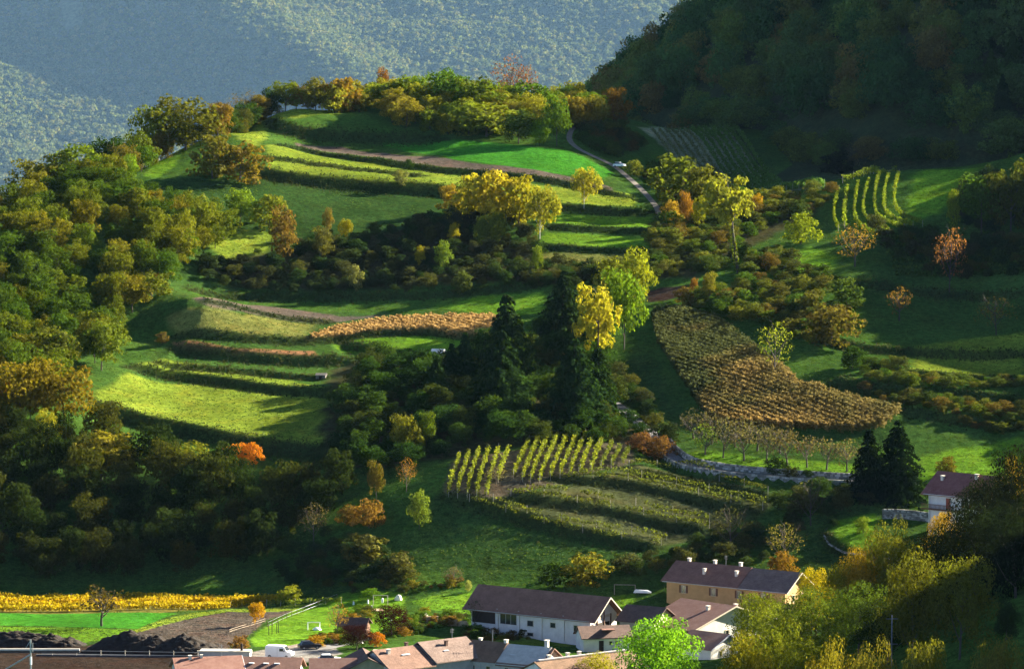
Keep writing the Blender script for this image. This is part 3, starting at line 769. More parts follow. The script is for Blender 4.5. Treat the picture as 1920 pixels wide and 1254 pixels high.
# ------------------------------------------------------------------ masses of trees too many to count: instanced from the same crowns
def stuff_instances(name, label, P, W, H, cat, mats, kinds, seed=0, sink=0.1):
    """one object; P (n,3) feet, W and H sizes"""
    r = np.random.default_rng(seed); n = len(P)
    me = bpy.data.meshes.new(name); me.vertices.add(n); me.vertices.foreach_set("co", np.asarray(P, np.float32).ravel())
    sc_ = np.stack([W, W, H], 1).astype(np.float32)
    a = me.attributes.new("psize", 'FLOAT_VECTOR', 'POINT'); a.data.foreach_set("vector", sc_.ravel())
    rot = np.stack([r.normal(size=n) * 0.03, r.normal(size=n) * 0.03, r.random(n) * 6.28], 1).astype(np.float32)
    a = me.attributes.new("prot", 'FLOAT_VECTOR', 'POINT'); a.data.foreach_set("vector", rot.ravel())
    o = add_obj(name, me); tag(o, label, cat, None, "stuff")
    col = bpy.data.collections.new(name + "_sources")
    for kd in kinds:
        for cm, tm in PROTO[kd]:
            m2 = cm.copy(); m2.materials.clear(); m2.materials.append(mats)
            col.objects.link(bpy.data.objects.new("source_crown", m2))
    ng = bpy.data.node_groups.new(name + "_nodes", 'GeometryNodeTree')
    ng.interface.new_socket("Geometry", in_out='INPUT', socket_type='NodeSocketGeometry')
    ng.interface.new_socket("Geometry", in_out='OUTPUT', socket_type='NodeSocketGeometry')
    gi = ng.nodes.new("NodeGroupInput"); go = ng.nodes.new("NodeGroupOutput")
    ci = ng.nodes.new("GeometryNodeCollectionInfo"); ci.inputs["Collection"].default_value = col
    ci.inputs["Separate Children"].default_value = True; ci.inputs["Reset Children"].default_value = True
    ip = ng.nodes.new("GeometryNodeInstanceOnPoints"); ip.inputs["Pick Instance"].default_value = True
    rv = ng.nodes.new("FunctionNodeRandomValue"); rv.data_type = 'INT'
    rv.inputs["Min"].default_value = 0 if not isinstance(rv.inputs["Min"].default_value, float) else 0
    for s_ in rv.inputs:
        if s_.type == 'INT' and s_.name == "Max": s_.default_value = len(col.objects) - 1
        if s_.type == 'INT' and s_.name == "Min": s_.default_value = 0
    s1 = ng.nodes.new("GeometryNodeInputNamedAttribute"); s1.data_type = 'FLOAT_VECTOR'; s1.inputs[0].default_value = "psize"
    s2 = ng.nodes.new("GeometryNodeInputNamedAttribute"); s2.data_type = 'FLOAT_VECTOR'; s2.inputs[0].default_value = "prot"
    e2r = ng.nodes.new("FunctionNodeEulerToRotation")
    Lk = ng.links.new
    Lk(gi.outputs[0], ip.inputs["Points"]); Lk(ci.outputs[0], ip.inputs["Instance"])
    Lk([q for q in rv.outputs if q.type == 'INT'][0], ip.inputs["Instance Index"])
    Lk(s2.outputs[0], e2r.inputs[0]); Lk(e2r.outputs[0], ip.inputs["Rotation"]); Lk(s1.outputs[0], ip.inputs["Scale"])
    Lk(ip.outputs[0], go.inputs[0])
    md = o.modifiers.new("spread", 'NODES'); md.node_group = ng
    return o
def spread(n, fn, spacing, seed):
    """n tries of fn() -> (x, y) kept apart by spacing (grid hash)"""
    r = np.random.default_rng(seed); cells = {}; out = []
    for _ in range(n):
        p = fn(r)
        if p is None: continue
        k = (int(p[0] // spacing), int(p[1] // spacing))
        if any((p[0] - q[0]) ** 2 + (p[1] - q[1]) ** 2 < spacing ** 2 for i in (-1, 0, 1) for j in (-1, 0, 1) for q in cells.get((k[0] + i, k[1] + j), ())): continue
        cells.setdefault(k, []).append(p); out.append(p)
    return np.array(out)
# ------------------------------------------------------------------ woods that read as one mass
def _hill_pt(r):
    x = r.uniform(10, 560); y = r.uniform(820, 1620)
    u = x / y
    if u > 0.36: return None
    return (x, y)
hp = spread(9000, _hill_pt, 8.8, 5)
hdist, hside, _ = line_dist(FOOT, hp[:, 0], hp[:, 1])
keep = ((hside > 0) | (hdist < 7)) & ((hp[:, 0] > 95) | (hside > 0) & (hdist > 3))
hp = hp[keep]
hz = np.maximum(hill_z(hp[:, 0], hp[:, 1]), np.where(hp[:, 1] < 1320, ground_z(hp[:, 0], np.minimum(hp[:, 1], 1325)), -99))
rr = np.random.default_rng(3)
sz = rr.uniform(0, 1, len(hp))
stuff_instances("forest", "dark autumn forest covering the steep shaded hill at upper right", np.c_[hp, hz - 0.5], 9 + 7 * sz, np.where((hp[:, 0] > 185) | (hdist[keep] < 14), 7 + 6 * sz, 9 + 12 * sz), "forest", LEAF_WOOD, ["broad", "oval"], 1)

con = (hp[:, 0] / hp[:, 1] > 0.138) & (rr.random(len(hp)) < 0.4)
LEAF_SPRUCE = leaf_material("needles_of_wood", 'random', [(0.02, 0.04, 0.018), (0.028, 0.052, 0.02), (0.018, 0.036, 0.018), (0.035, 0.06, 0.02)])
cp = hp[con] + 3.0
stuff_instances("spruce_stand", "pointed dark spruces mixed into the forest at the upper right edge", np.c_[cp, hz[con] + 1.0], 8 + 4 * rr.random(len(cp)), 15 + 8 * rr.random(len(cp)), "forest", LEAF_SPRUCE, ["conifer"], 7)
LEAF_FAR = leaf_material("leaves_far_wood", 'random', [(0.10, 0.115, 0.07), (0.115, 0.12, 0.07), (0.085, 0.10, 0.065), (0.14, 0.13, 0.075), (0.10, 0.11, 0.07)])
def far_crown(seed):
    return lobes_mesh("crown", broad_lobes(seed, 6, 0.1, 0.5), 130, 0.14, seed, 0.2)
for s in range(4): proto("far", far_crown(700 + s), None)
def _mt_pt(r):
    y = r.uniform(19100, 28600); x = r.uniform(-0.19, 0.10) * y
    return (x, y)
mp = spread(150000, _mt_pt, 31, 6)
mz = mount_z(mp[:, 0], mp[:, 1])
clear = fbm(mp[:, 0] + mp[:, 1] * 0.4, mp[:, 1] * 0.5, 690, 3, 71) > 0.34
mp = mp[~clear]; mz = mz[~clear]
sz = rr.uniform(0, 1, len(mp))
stuff_instances("mountain_forest", "hazy blue forest on the far mountainside", np.c_[mp, mz - 1.0], 29 + 22 * sz, 26 + 24 * sz, "forest", LEAF_FAR, ["far"], 2)
# ------------------------------------------------------------------ single trees: kind, x, top y, foot y, width px, colour, name, label
T = [
 # crest of the hill
 ("broad",535,156,208,60,C_OLIVE,"broadleaf_tree","dark olive tree at the left end of the hilltop grove"),
 ("broad",592,148,208,56,(0.12,0.10,0.02),"broadleaf_tree","olive tree beside the darker first tree of the hilltop grove"),
 ("bush",640,142,212,76,(0.19,0.115,0.022),"broadleaf_tree","orange tinged round tree left of the small rust tree on the crest"),
 ("oval",718,130,186,26,C_RUST,"broadleaf_tree","small rust brown tree poking up from the crest"),
 ("bush",752,142,205,64,C_OLIVE,"broadleaf_tree","rounded olive tree right of the small rust tree on the crest"),
 ("broad",845,135,218,84,C_GREEN,"broadleaf_tree","tallest green tree in the middle of the hilltop grove"),
 ("bush",895,142,225,76,C_OLIVE,"broadleaf_tree","yellow green tree just right of the tallest grove tree"),
 ("bush",912,192,256,112,(0.10,0.12,0.02),"broadleaf_tree","broad green tree at the lower front edge of the hilltop grove"),
 ("bush",990,150,214,80,C_GREEN,"broadleaf_tree","large round green tree under the bare rusty tree on the crest"),
 ("sparse",955,118,205,60,(0.16,0.06,0.035),"bare_tree","bare rusty tree rising highest above the crest"),
 ("sparse",985,126,205,44,(0.16,0.06,0.035),"bare_tree","smaller bare rusty tree right of the highest one on the crest"),
 ("oval",1044,186,274,56,C_GREEN,"broadleaf_tree","upright green tree with bare trunk beside the hill lane bend"),
 ("broad",972,214,270,66,C_DARK,"broadleaf_tree","dark spreading tree standing at the top edge of the green field"),
 ("oval",1012,225,274,44,C_LIME,"broadleaf_tree","light green tree between dark spreading tree and lane bend"),
 ("bush",1078,176,240,66,(0.16,0.12,0.022),"broadleaf_tree","yellowing tree above the bend of the hill lane"),
 ("oval",1112,182,245,58,(0.15,0.125,0.025),"broadleaf_tree","yellow olive tree left of the orange tree on the saddle"),
 ("broad",1150,168,236,58,(0.20,0.10,0.022),"broadleaf_tree","orange rust tree against the dark forest hill"),
 # left shoulder
 ("broad",348,188,282,112,(0.10,0.09,0.018),"broadleaf_tree","big domed olive tree on the left shoulder of the ridge"),
 ("broad",295,205,290,90,C_OLIVE,"broadleaf_tree","dark olive tree left of the big domed ridge tree"),
 ("broad",408,196,262,60,(0.13,0.085,0.022),"broadleaf_tree","brownish tree right of the big domed ridge tree"),
 ("sparse",455,182,240,70,(0.11,0.08,0.03),"broadleaf_tree","thin brown tree on the ridge left of the hilltop meadow"),
 ("bush",398,250,335,84,(0.095,0.088,0.02),"broadleaf_tree","left tree of the clump below the lit ridge meadow"),
 ("bush",450,262,340,92,(0.13,0.09,0.02),"broadleaf_tree","right orange tinged tree of the clump below the lit ridge meadow"),
 ("oval",243,292,345,34,C_LIME,"broadleaf_tree","small bright green tree in front of dark ridge wood"),
 ("broad",265,275,322,44,C_GREEN,"broadleaf_tree","green tree at upper left of the small shaded ridge meadow"),
 ("broad",140,275,365,110,C_OLIVE,"broadleaf_tree","large domed tree on the left skyline"),
 ("broad",80,300,380,100,(0.105,0.095,0.018),"broadleaf_tree","second large domed tree on the left skyline"),
 ("broad",205,262,330,76,C_DARK,"broadleaf_tree","dark domed tree on the skyline between two larger ones"),
 # lit edge of the left wood
 ("oval",347,398,478,48,(0.12,0.12,0.018),"broadleaf_tree","narrow lit tree at the right edge of the upper left wood"),
 ("oval",326,412,480,40,(0.10,0.11,0.018),"broadleaf_tree","narrow lit tree left of its taller twin at the wood edge"),
 ("broad",378,376,456,62,(0.11,0.115,0.018),"broadleaf_tree","round lit tree above the narrow twin trees"),
 ("broad",450,358,428,46,C_LIME,"broadleaf_tree","yellow green tree on the wood edge below the shaded slope"),
 ("bush",505,364,432,64,(0.13,0.14,0.022),"broadleaf_tree","rounded lime tree at the end of the upper left wood"),
 ("oval",534,392,492,54,(0.15,0.085,0.03),"broadleaf_tree","tall rust brown tree standing alone above the scrub"),
 ("oval",603,428,496,42,(0.09,0.08,0.03),"broadleaf_tree","greyish brown tree right of the tall rust brown one"),
 ("oval",614,392,440,22,(0.12,0.09,0.03),"broadleaf_tree","small brown tree at the top edge of the scrub"),
 ("oval",650,412,455,24,C_YEL,"broadleaf_tree","small yellow tree in the middle scrub slope"),
 ("bush",283,505,560,76,(0.095,0.10,0.018),"broadleaf_tree","big round tree at the wood corner with orange neighbour"),
 ("bush",292,508,540,24,C_ORANGE,"broadleaf_tree","bright orange bush on the wood edge above the terraces"),
 ("broad",190,606,694,78,(0.085,0.105,0.018),"broadleaf_tree","round tree with lit crown beside the striped terraces"),
 ("broad",95,615,700,110,(0.075,0.085,0.018),"broadleaf_tree","wide tree left of the round lit crown by the terraces"),
 ("bush",180,583,650,64,C_OLIVE,"broadleaf_tree","olive tree behind the round lit crown by the terraces"),
 ("broad",120,690,800,110,(0.13,0.10,0.016),"broadleaf_tree","big orange olive tree at the left end of the large lit field"),
 ("broad",40,680,800,110,(0.15,0.11,0.016),"broadleaf_tree","yellowish tree at the frame edge left of the large lit field"),
 ("oval",2,712,770,40,C_ORANGE,"broadleaf_tree","orange tree cut by the left frame edge"),
 ("oval",90,772,850,46,C_YEL,"broadleaf_tree","pointed yellow tree below the big orange olive tree"),
 ("broad",190,815,900,110,(0.13,0.115,0.018),"broadleaf_tree","broad yellow olive tree at the top of the lower left wood"),
 ("broad",350,835,905,100,(0.12,0.12,0.02),"broadleaf_tree","broad lit tree in the middle of the lower left wood edge"),
 ("bush",440,828,872,40,(0.36,0.13,0.02),"broadleaf_tree","left of the two vivid orange trees below the large field"),
 ("bush",470,828,872,38,(0.38,0.14,0.02),"broadleaf_tree","right of the two vivid orange trees below the large field"),
 ("oval",415,868,915,22,C_ORANGE,"broadleaf_tree","small orange tree below the vivid orange pair"),
 ("bush",305,620,645,26,C_BROWN,"shrub","small brown shrub at the left end of the striped terraces"),
 # yellow clump and birch on the upper terraces
 ("bush",925,312,420,104,(0.27,0.215,0.025),"broadleaf_tree","large golden tree in the middle of the yellow clump"),
 ("bush",878,326,412,76,(0.24,0.20,0.025),"broadleaf_tree","golden tree at the left of the yellow clump"),
 ("bush",972,322,428,78,(0.25,0.20,0.022),"broadleaf_tree","golden tree at the right of the yellow clump"),
 ("oval",1012,352,452,60,(0.25,0.20,0.03),"birch_tree","slender golden birch at the lower right of the yellow clump"),
 ("bush",845,345,400,40,(0.22,0.16,0.03),"shrub","dull yellow shrub left of the yellow clump"),
 ("oval",1095,317,392,54,(0.28,0.215,0.03),"birch_tree","lone golden birch with white trunk on the upper terrace"),
 ("bush",752,317,348,30,(0.13,0.14,0.06),"shrub","pale green bush on the thin lit terrace strip"),
 ("bush",768,298,318,16,C_DARK,"shrub","tiny dark bush at the edge of the ploughed strip"),
 ("bush",866,504,552,44,(0.07,0.085,0.03),"broadleaf_tree","grey green round tree at the foot of the scrub slope"),
 ("bush",667,492,545,30,(0.13,0.13,0.06),"broadleaf_tree","pale egg shaped tree at the foot of the scrub slope"),
 ("oval",831,454,510,34,(0.10,0.13,0.025),"broadleaf_tree","light green tree in the scrub slope below the yellow clump"),
 ("oval",788,462,505,20,C_YEL,"broadleaf_tree","small yellow tree left of the light green one in the scrub"),
 ("oval",852,420,460,24,(0.24,0.18,0.02),"broadleaf_tree","small golden tree low at the left of the yellow clump"),
 ("oval",902,408,470,28,(0.10,0.12,0.025),"broadleaf_tree","thin green tree below the golden trees, left of its fuller neighbour"),
 ("oval",928,404,470,42,(0.11,0.125,0.025),"broadleaf_tree","fuller green tree below the golden trees"),
 ("oval",1006,465,520,24,(0.10,0.14,0.02),"broadleaf_tree","small bright green tree at the right end of the scrub"),
 # road side and centre
 ("oval",1190,472,585,74,(0.17,0.18,0.02),"broadleaf_tree","tall yellow green tree behind the golden poplar"),
 ("oval",1170,515,655,84,(0.12,0.165,0.02),"broadleaf_tree","bright green tree right of the golden poplar"),
 ("bush",1150,480,545,70,(0.14,0.14,0.025),"broadleaf_tree","yellow green bushy tree above the tall dark spruces"),
 ("tall_poplar",1122,535,712,104,(0.27,0.215,0.025),"poplar_tree","golden pollard poplar with ivied stem among the dark spruces"),
 ("conifer",952,543,735,128,C_CON,"spruce_tree","tall dark spruce beside the straw coloured field"),
 ("conifer",936,612,780,140,C_CON,"spruce_tree","broad dark spruce in front of the tall one"),
 ("conifer",1054,502,645,112,C_CON,"spruce_tree","dark spruce left of the golden poplar, highest on the slope"),
 ("conifer",1078,632,805,140,C_CON,"spruce_tree","broad dark spruce below the golden poplar"),
 ("conifer",1120,645,785,96,(0.016,0.034,0.014),"spruce_tree","dark spruce next to the lane below the golden poplar"),
 ("conifer",873,618,735,66,C_CON,"spruce_tree","thin pointed spruce left of the broad one"),
 ("conifer",848,640,745,70,(0.018,0.036,0.014),"spruce_tree","short spruce above the white shed"),
 ("conifer",820,662,760,64,(0.02,0.04,0.016),"spruce_tree","low spruce below the white shed"),
 ("oval",765,783,862,58,(0.10,0.098,0.018),"broadleaf_tree","lit olive tree in the dark wood above the vineyard rows"),
 ("oval",800,776,850,36,C_OLIVE,"broadleaf_tree","smaller olive tree behind the lit one in the dark wood"),
 ("oval",706,868,940,32,(0.10,0.075,0.02),"broadleaf_tree","small two tiered tree at the foot of the dark wood"),
 ("sparse",762,862,922,34,(0.19,0.10,0.03),"broadleaf_tree","thin orange brown tree left of the vineyard rows"),
 ("bush",692,934,990,56,(0.14,0.08,0.025),"broadleaf_tree","rusty tree on the slope below the dark wood"),
 ("bush",655,945,985,44,(0.15,0.09,0.03),"broadleaf_tree","orange brown tree left of the rusty one on the slope"),
 ("oval",786,922,992,44,(0.10,0.14,0.03),"broadleaf_tree","bright green tree at the left edge of the shaded meadow"),
 ("bush",684,995,1060,90,(0.085,0.085,0.03),"broadleaf_tree","wide olive tree at the left foot of the shaded meadow"),
 ("bush",748,1030,1082,66,(0.09,0.075,0.03),"broadleaf_tree","brownish olive tree below the wide one by the shaded meadow"),
 ("sparse",588,948,1018,56,(0.10,0.08,0.05),"bare_tree","bare grey tree at the right end of the lower left wood"),
 ("bush",1097,1034,1096,78,(0.13,0.10,0.018),"broadleaf_tree","domed tree with gilded crown behind the long barn"),
 ("bush",1040,1050,1100,62,C_DARK,"broadleaf_tree","dark bush left of the domed gilded tree behind the barn"),
 ("sparse",930,878,908,40,(0.12,0.09,0.05),"shrub","brown leafless shrub in the gap of the vineyard rows"),
 ("bush",1240,816,862,46,(0.15,0.075,0.035),"shrub","reddish shrub at the bend of the lane wall"),
 ("bush",1205,806,850,44,(0.10,0.05,0.03),"shrub","dull reddish brown shrub left of the lane bend"),
 # right of the hill lane
 ("bush",1275,290,398,112,(0.10,0.105,0.02),"broadleaf_tree","big olive thicket tree right of the hill lane"),
 ("bush",1318,310,400,66,(0.095,0.10,0.02),"broadleaf_tree","olive tree behind the leaning poplar crown"),
 ("oval",1286,364,430,26,(0.22,0.11,0.025),"broadleaf_tree","slim orange tree in the thicket below the big olive one"),
 ("oval",1310,372,435,28,C_YEL,"broadleaf_tree","slim yellow tree right of the slim orange one"),
 ("bush",1262,375,425,40,(0.22,0.14,0.025),"broadleaf_tree","yellow orange shrub beside the lower hill lane"),
 ("bush",1190,298,330,30,(0.10,0.115,0.025),"shrub","round green bush beside the parked white car"),
 ("oval",1420,365,400,26,(0.28,0.15,0.02),"broadleaf_tree","small orange yellow tree at the foot of the far vineyard"),
 ("bush",1502,398,458,64,(0.14,0.17,0.02),"broadleaf_tree","bright yellow green tree left of the curved vine rows"),
 ("sparse",1603,428,500,76,(0.20,0.11,0.03),"broadleaf_tree","brown orange tree below the curved vine rows"),
 ("sparse",1780,438,548,58,(0.16,0.075,0.04),"broadleaf_tree","rust red tree standing alone on the shaded right slope"),
 ("orchard",1686,545,602,44,(0.13,0.07,0.03),"broadleaf_tree","small brown fruit tree on the shaded right meadow"),
 ("sparse",1868,562,628,64,(0.12,0.09,0.03),"broadleaf_tree","thin brown fruit tree near the right frame edge"),
 ("bush",1560,566,648,88,(0.10,0.075,0.025),"broadleaf_tree","big brownish dome shaped tree above the cornfield corner"),
 ("bush",1520,538,602,58,(0.085,0.08,0.025),"broadleaf_tree","olive round tree left above the big dome shaped one"),
 ("bush",1588,520,580,66,(0.05,0.08,0.022),"broadleaf_tree","dark green tree right above the big dome shaped one"),
 ("sparse",1452,612,706,64,(0.20,0.20,0.03),"bare_tree","nearly bare tree with yellow green top beside the cornfield"),
 ("oval",1330,512,570,30,(0.17,0.15,0.03),"broadleaf_tree","thin yellow tree at the upper end of the cornfield"),
 ("oval",1302,522,555,18,(0.20,0.10,0.03),"broadleaf_tree","small orange tree at the upper end of the cornfield"),
 ("bush",1598,645,692,54,C_DARK,"shrub","round dark bush at the left end of the right terraces"),
 ("oval",1840,335,440,84,(0.055,0.085,0.018),"broadleaf_tree","green tree in front of the forest at the right edge"),
 ("broad",1895,318,440,76,(0.06,0.07,0.018),"broadleaf_tree","dark tree cut by the right frame edge above the meadow"),
 ("broad",1800,210,306,92,(0.075,0.11,0.02),"broadleaf_tree","light green tree at the forest foot, upper right"),
 ("oval",1768,170,240,32,(0.30,0.22,0.02),"broadleaf_tree","single golden tree in the dark forest at right"),
 ("oval",1788,360,432,28,(0.14,0.16,0.02),"broadleaf_tree","slim yellow green tree left of the dark right edge trees"),
 ("sparse",1598,278,330,44,(0.14,0.11,0.08),"bare_tree","pale bare tree at the forest edge above the curved vine rows"),
 ("bush",1570,280,335,56,(0.012,0.018,0.012),"broadleaf_tree","nearly black tree beside the pale bare tree"),
 # round the right house
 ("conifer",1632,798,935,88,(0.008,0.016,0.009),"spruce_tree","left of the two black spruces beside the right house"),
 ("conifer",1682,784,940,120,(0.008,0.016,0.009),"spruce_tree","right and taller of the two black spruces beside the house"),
 ("bush",1775,852,892,38,(0.09,0.075,0.02),"shrub","olive shrub behind the roof of the right house"),
 ("sparse",1520,905,985,66,(0.06,0.06,0.035),"bare_tree","grey bare tree below the lane wall"),
 ("sparse",1472,985,1060,70,(0.10,0.085,0.03),"broadleaf_tree","brown green thin tree above the yellow house"),
 ("bush",1466,1032,1080,50,(0.20,0.10,0.025),"broadleaf_tree","orange tree directly behind the yellow house ridge"),
 ("sparse",1370,955,1030,70,(0.05,0.055,0.03),"broadleaf_tree","dark thin tree at the lower end of the terraced vines"),
 ("bush",1618,965,1000,28,(0.10,0.12,0.02),"shrub","small green shrub on the lit lawn below the right house"),
 # valley floor
 ("orchard",190,1104,1173,70,(0.06,0.045,0.022),"fruit_tree","dark open fruit tree alone on the valley field"),
 ("bush",545,1094,1130,46,(0.22,0.21,0.025),"broadleaf_tree","yellow green bush at the end of the yellow vineyard"),
 ("oval",480,1130,1174,28,(0.42,0.20,0.015),"small_tree","flame orange little tree at the corner of the ploughed field"),
 ("near",734,1138,1192,58,C_PLUM,"small_tree","larger dark purple tree in the village garden"),
 ("near",669,1174,1218,52,(0.018,0.006,0.010),"small_tree","smaller dark purple tree near the street"),
 ("bush",706,1183,1212,28,(0.36,0.13,0.015),"shrub","orange shrub between the two purple trees"),
 ("bush",592,1188,1214,36,(0.24,0.13,0.02),"shrub","brown gold shrub above the white van"),
 ("bush",448,1190,1222,40,(0.13,0.07,0.03),"shrub","brown shrub at the lower corner of the ploughed field"),
 ("bush",540,1232,1247,12,(0.40,0.20,0.015),"shrub","small golden shrub beside the van's drive"),
 ("sparse",632,1135,1195,44,(0.22,0.12,0.04),"small_tree","rusty half bare tree in front of the garden shed"),
 ("bush",695,1100,1124,38,(0.10,0.16,0.02),"shrub","light green bush behind the garden frame"),
 ("sparse",890,1130,1180,40,(0.05,0.06,0.03),"small_tree","thin dark tree at the left end of the barn"),
 ("oval",878,1088,1110,14,(0.24,0.24,0.10),"shrub","pale yellow shrub at the left gable of the barn"),
 ("sparse",1045,1128,1182,34,(0.22,0.16,0.04),"small_tree","thin yellow tree against the barn wall"),
 ("sparse",850,1064,1098,40,(0.10,0.08,0.06),"bare_tree","bare grey tree above the lit lawn left of the barn"),
 ("bush",1180,1035,1075,50,(0.05,0.055,0.03),"shrub","dark shrub on the slope above the barn roof"),
]
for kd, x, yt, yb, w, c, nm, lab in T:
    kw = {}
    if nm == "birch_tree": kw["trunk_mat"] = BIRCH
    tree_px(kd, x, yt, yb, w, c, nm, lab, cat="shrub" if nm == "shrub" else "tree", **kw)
# leaning poplar, its stem wrapped in ivy
pz = hit(1384, 512)
ph = (512 - 328) / PXM(pz[1])
e = plant("poplar", (pz[0], pz[1], pz[2] - 0.1), 124 / PXM(pz[1]), ph, (0.20, 0.175, 0.03), "poplar_tree", "tall leaning poplar with bare ivied stem and tufted crown", "tree", None, 0.3, None, (0.0, -0.15))
e.rotation_euler = (0.0, -0.15, 0.0)
def ivy(parent, top, rad, col, seed, n=420):
    r = np.random.default_rng(seed); z = r.random(n) * top; a = r.random(n) * 6.28
    C = np.stack([np.cos(a) * rad * (1.1 - 0.5 * z / top), np.sin(a) * rad * (1.1 - 0.5 * z / top), z], 1)
    V, Qd = leaf_cloud(C, np.stack([np.cos(a), np.sin(a), np.full(n, 0.4)], 1) + r.normal(size=(n, 3)) * 0.4, 0.22, r)
    o = add_obj("ivy", np_mesh("ivy", V, Qd, LEAF, {"lf": ("FACE", 'FLOAT', r.random(n))}), parent); o.color = (*col, 1)
ivy(e, ph * 0.62, 0.75, (0.10, 0.12, 0.02), 5)

# ------------------------------------------------------------------ nearer trees at the lower right, large leaves in view; many leaf tones darkened to deepen their shade
NEAR = [
 (1240,1164,150,C_BRIGHT,"big_tree","vivid green round tree at the bottom between the roofs",522,None),
 (1118,1230,64,(0.26,0.21,0.02),"big_tree","yellow tree at the bottom edge left of the vivid green one",540,None),
 (1422,1122,92,(0.12,0.125,0.016),"big_tree","golden green tree covering the end of the red roofed house",548,None),
 (1450,1150,110,(0.10,0.12,0.02),"big_tree","dark green tree right of the golden one at the red roofed house",535,None),
 (1530,1072,76,(0.27,0.22,0.015),"big_tree","clear yellow tree right of the yellow house",590,None),
 (1580,1068,70,(0.13,0.125,0.016),"big_tree","yellow olive tree between clear yellow and orange crowns",580,None),
 (1620,1040,84,(0.19,0.125,0.018),"big_tree","orange gold tree rising below the shaded lawn",575,None),
 (1672,998,92,(0.10,0.088,0.016),"big_tree","tall rusty gold tree below the right house garden",570,None),
 (1772,966,62,(0.26,0.16,0.018),"big_tree","golden tree directly under the right house balcony",632,None),
 (1520,1120,130,(0.08,0.095,0.018),"big_tree","broad dark olive tree in the lower right wood",530,None),
 (1610,1110,120,(0.05,0.07,0.015),"big_tree","dark green tree in the middle of the lower right wood",520,None),
 (1712,1056,112,(0.078,0.078,0.016),"big_tree","large olive gold round crown in the lower right corner",495,None),
 (1800,1058,118,(0.085,0.082,0.016),"big_tree","largest olive gold crown beside the small bright meadow",490,None),
 (1470,1188,130,(0.10,0.105,0.016),"big_tree","broad yellow olive crown at the bottom right of centre",490,None),
 (1395,1215,110,(0.14,0.13,0.016),"big_tree","golden crown cut by the bottom edge right of the green tree",485,None),
 (1560,1222,100,(0.15,0.13,0.02),"big_tree","olive crown cut by the bottom edge below the dark wood",462,None),
 (1650,1228,90,(0.13,0.10,0.02),"big_tree","brown gold crown cut by the bottom edge",456,None),
 (1735,1220,80,(0.12,0.11,0.02),"big_tree","yellow olive crown at the bottom edge near the corner",452,None),
 (1870,1215,90,(0.11,0.09,0.02),"big_tree","olive orange crown in the bottom right corner",450,None),
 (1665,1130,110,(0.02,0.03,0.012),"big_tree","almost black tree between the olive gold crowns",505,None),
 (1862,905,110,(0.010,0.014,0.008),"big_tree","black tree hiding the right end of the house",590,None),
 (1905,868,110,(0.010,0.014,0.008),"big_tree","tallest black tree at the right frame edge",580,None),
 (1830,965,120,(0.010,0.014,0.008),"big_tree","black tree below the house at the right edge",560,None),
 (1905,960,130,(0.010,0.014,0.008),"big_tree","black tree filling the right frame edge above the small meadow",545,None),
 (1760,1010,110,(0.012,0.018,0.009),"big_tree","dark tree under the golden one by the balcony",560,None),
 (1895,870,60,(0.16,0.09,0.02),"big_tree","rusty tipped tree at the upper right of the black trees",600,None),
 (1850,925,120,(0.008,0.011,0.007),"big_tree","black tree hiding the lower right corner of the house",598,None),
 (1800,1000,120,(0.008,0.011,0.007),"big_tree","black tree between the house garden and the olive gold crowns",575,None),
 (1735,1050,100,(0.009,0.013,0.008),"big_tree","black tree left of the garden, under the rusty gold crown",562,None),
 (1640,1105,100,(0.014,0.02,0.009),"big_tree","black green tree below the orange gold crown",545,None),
 (1885,1130,46,(0.02,0.03,0.012),"big_tree","small dark tree standing on the bright corner meadow",488,None),
]
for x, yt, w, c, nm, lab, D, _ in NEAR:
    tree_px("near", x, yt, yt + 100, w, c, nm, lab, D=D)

for x, y in ((816,682),(812,694),(822,700),(806,704),(818,712)):        # open ground in front of the small white shed
    q = hit(x, y); TREES.append((q[0], q[1], 3.0))
# ------------------------------------------------------------------ woods and thickets of trees alike
n1 = scatter([(-70,425),(0,408),(120,372),(200,345),(240,385),(310,400),(420,432),(420,452),(360,500),(312,545),(255,600),(190,690),(120,735),(100,790),(0,815),(-70,800)],
        5.6, "broad", PAL_LEFT, "broadleaf_tree", "the dense wood on the left slope", "trees of the left hillside wood", (5.5, 9.5), (6.5, 11), kinds=["broad", "broad", "oval"], cap=240)
n2 = scatter([(575,208),(700,196),(900,196),(1010,205),(1130,212),(1150,228),(1050,236),(940,256),(860,254),(770,242),(700,218),(620,212)],
        5.4, "bush", [(0.115,0.13,0.02), (0.16,0.15,0.024), (0.17,0.14,0.024), (0.09,0.125,0.02), (0.14,0.15,0.022)], "broadleaf_tree", "the grove on the hilltop", "trees of the hilltop grove", (7, 10.5), (6.5, 10), kinds=["bush", "broad"], cap=80)
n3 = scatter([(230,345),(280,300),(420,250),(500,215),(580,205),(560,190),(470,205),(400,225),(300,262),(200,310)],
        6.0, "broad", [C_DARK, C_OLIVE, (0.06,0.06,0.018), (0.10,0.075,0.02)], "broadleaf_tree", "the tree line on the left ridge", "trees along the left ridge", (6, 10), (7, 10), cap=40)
print("woods", n1, n2, n3, len(TREES))

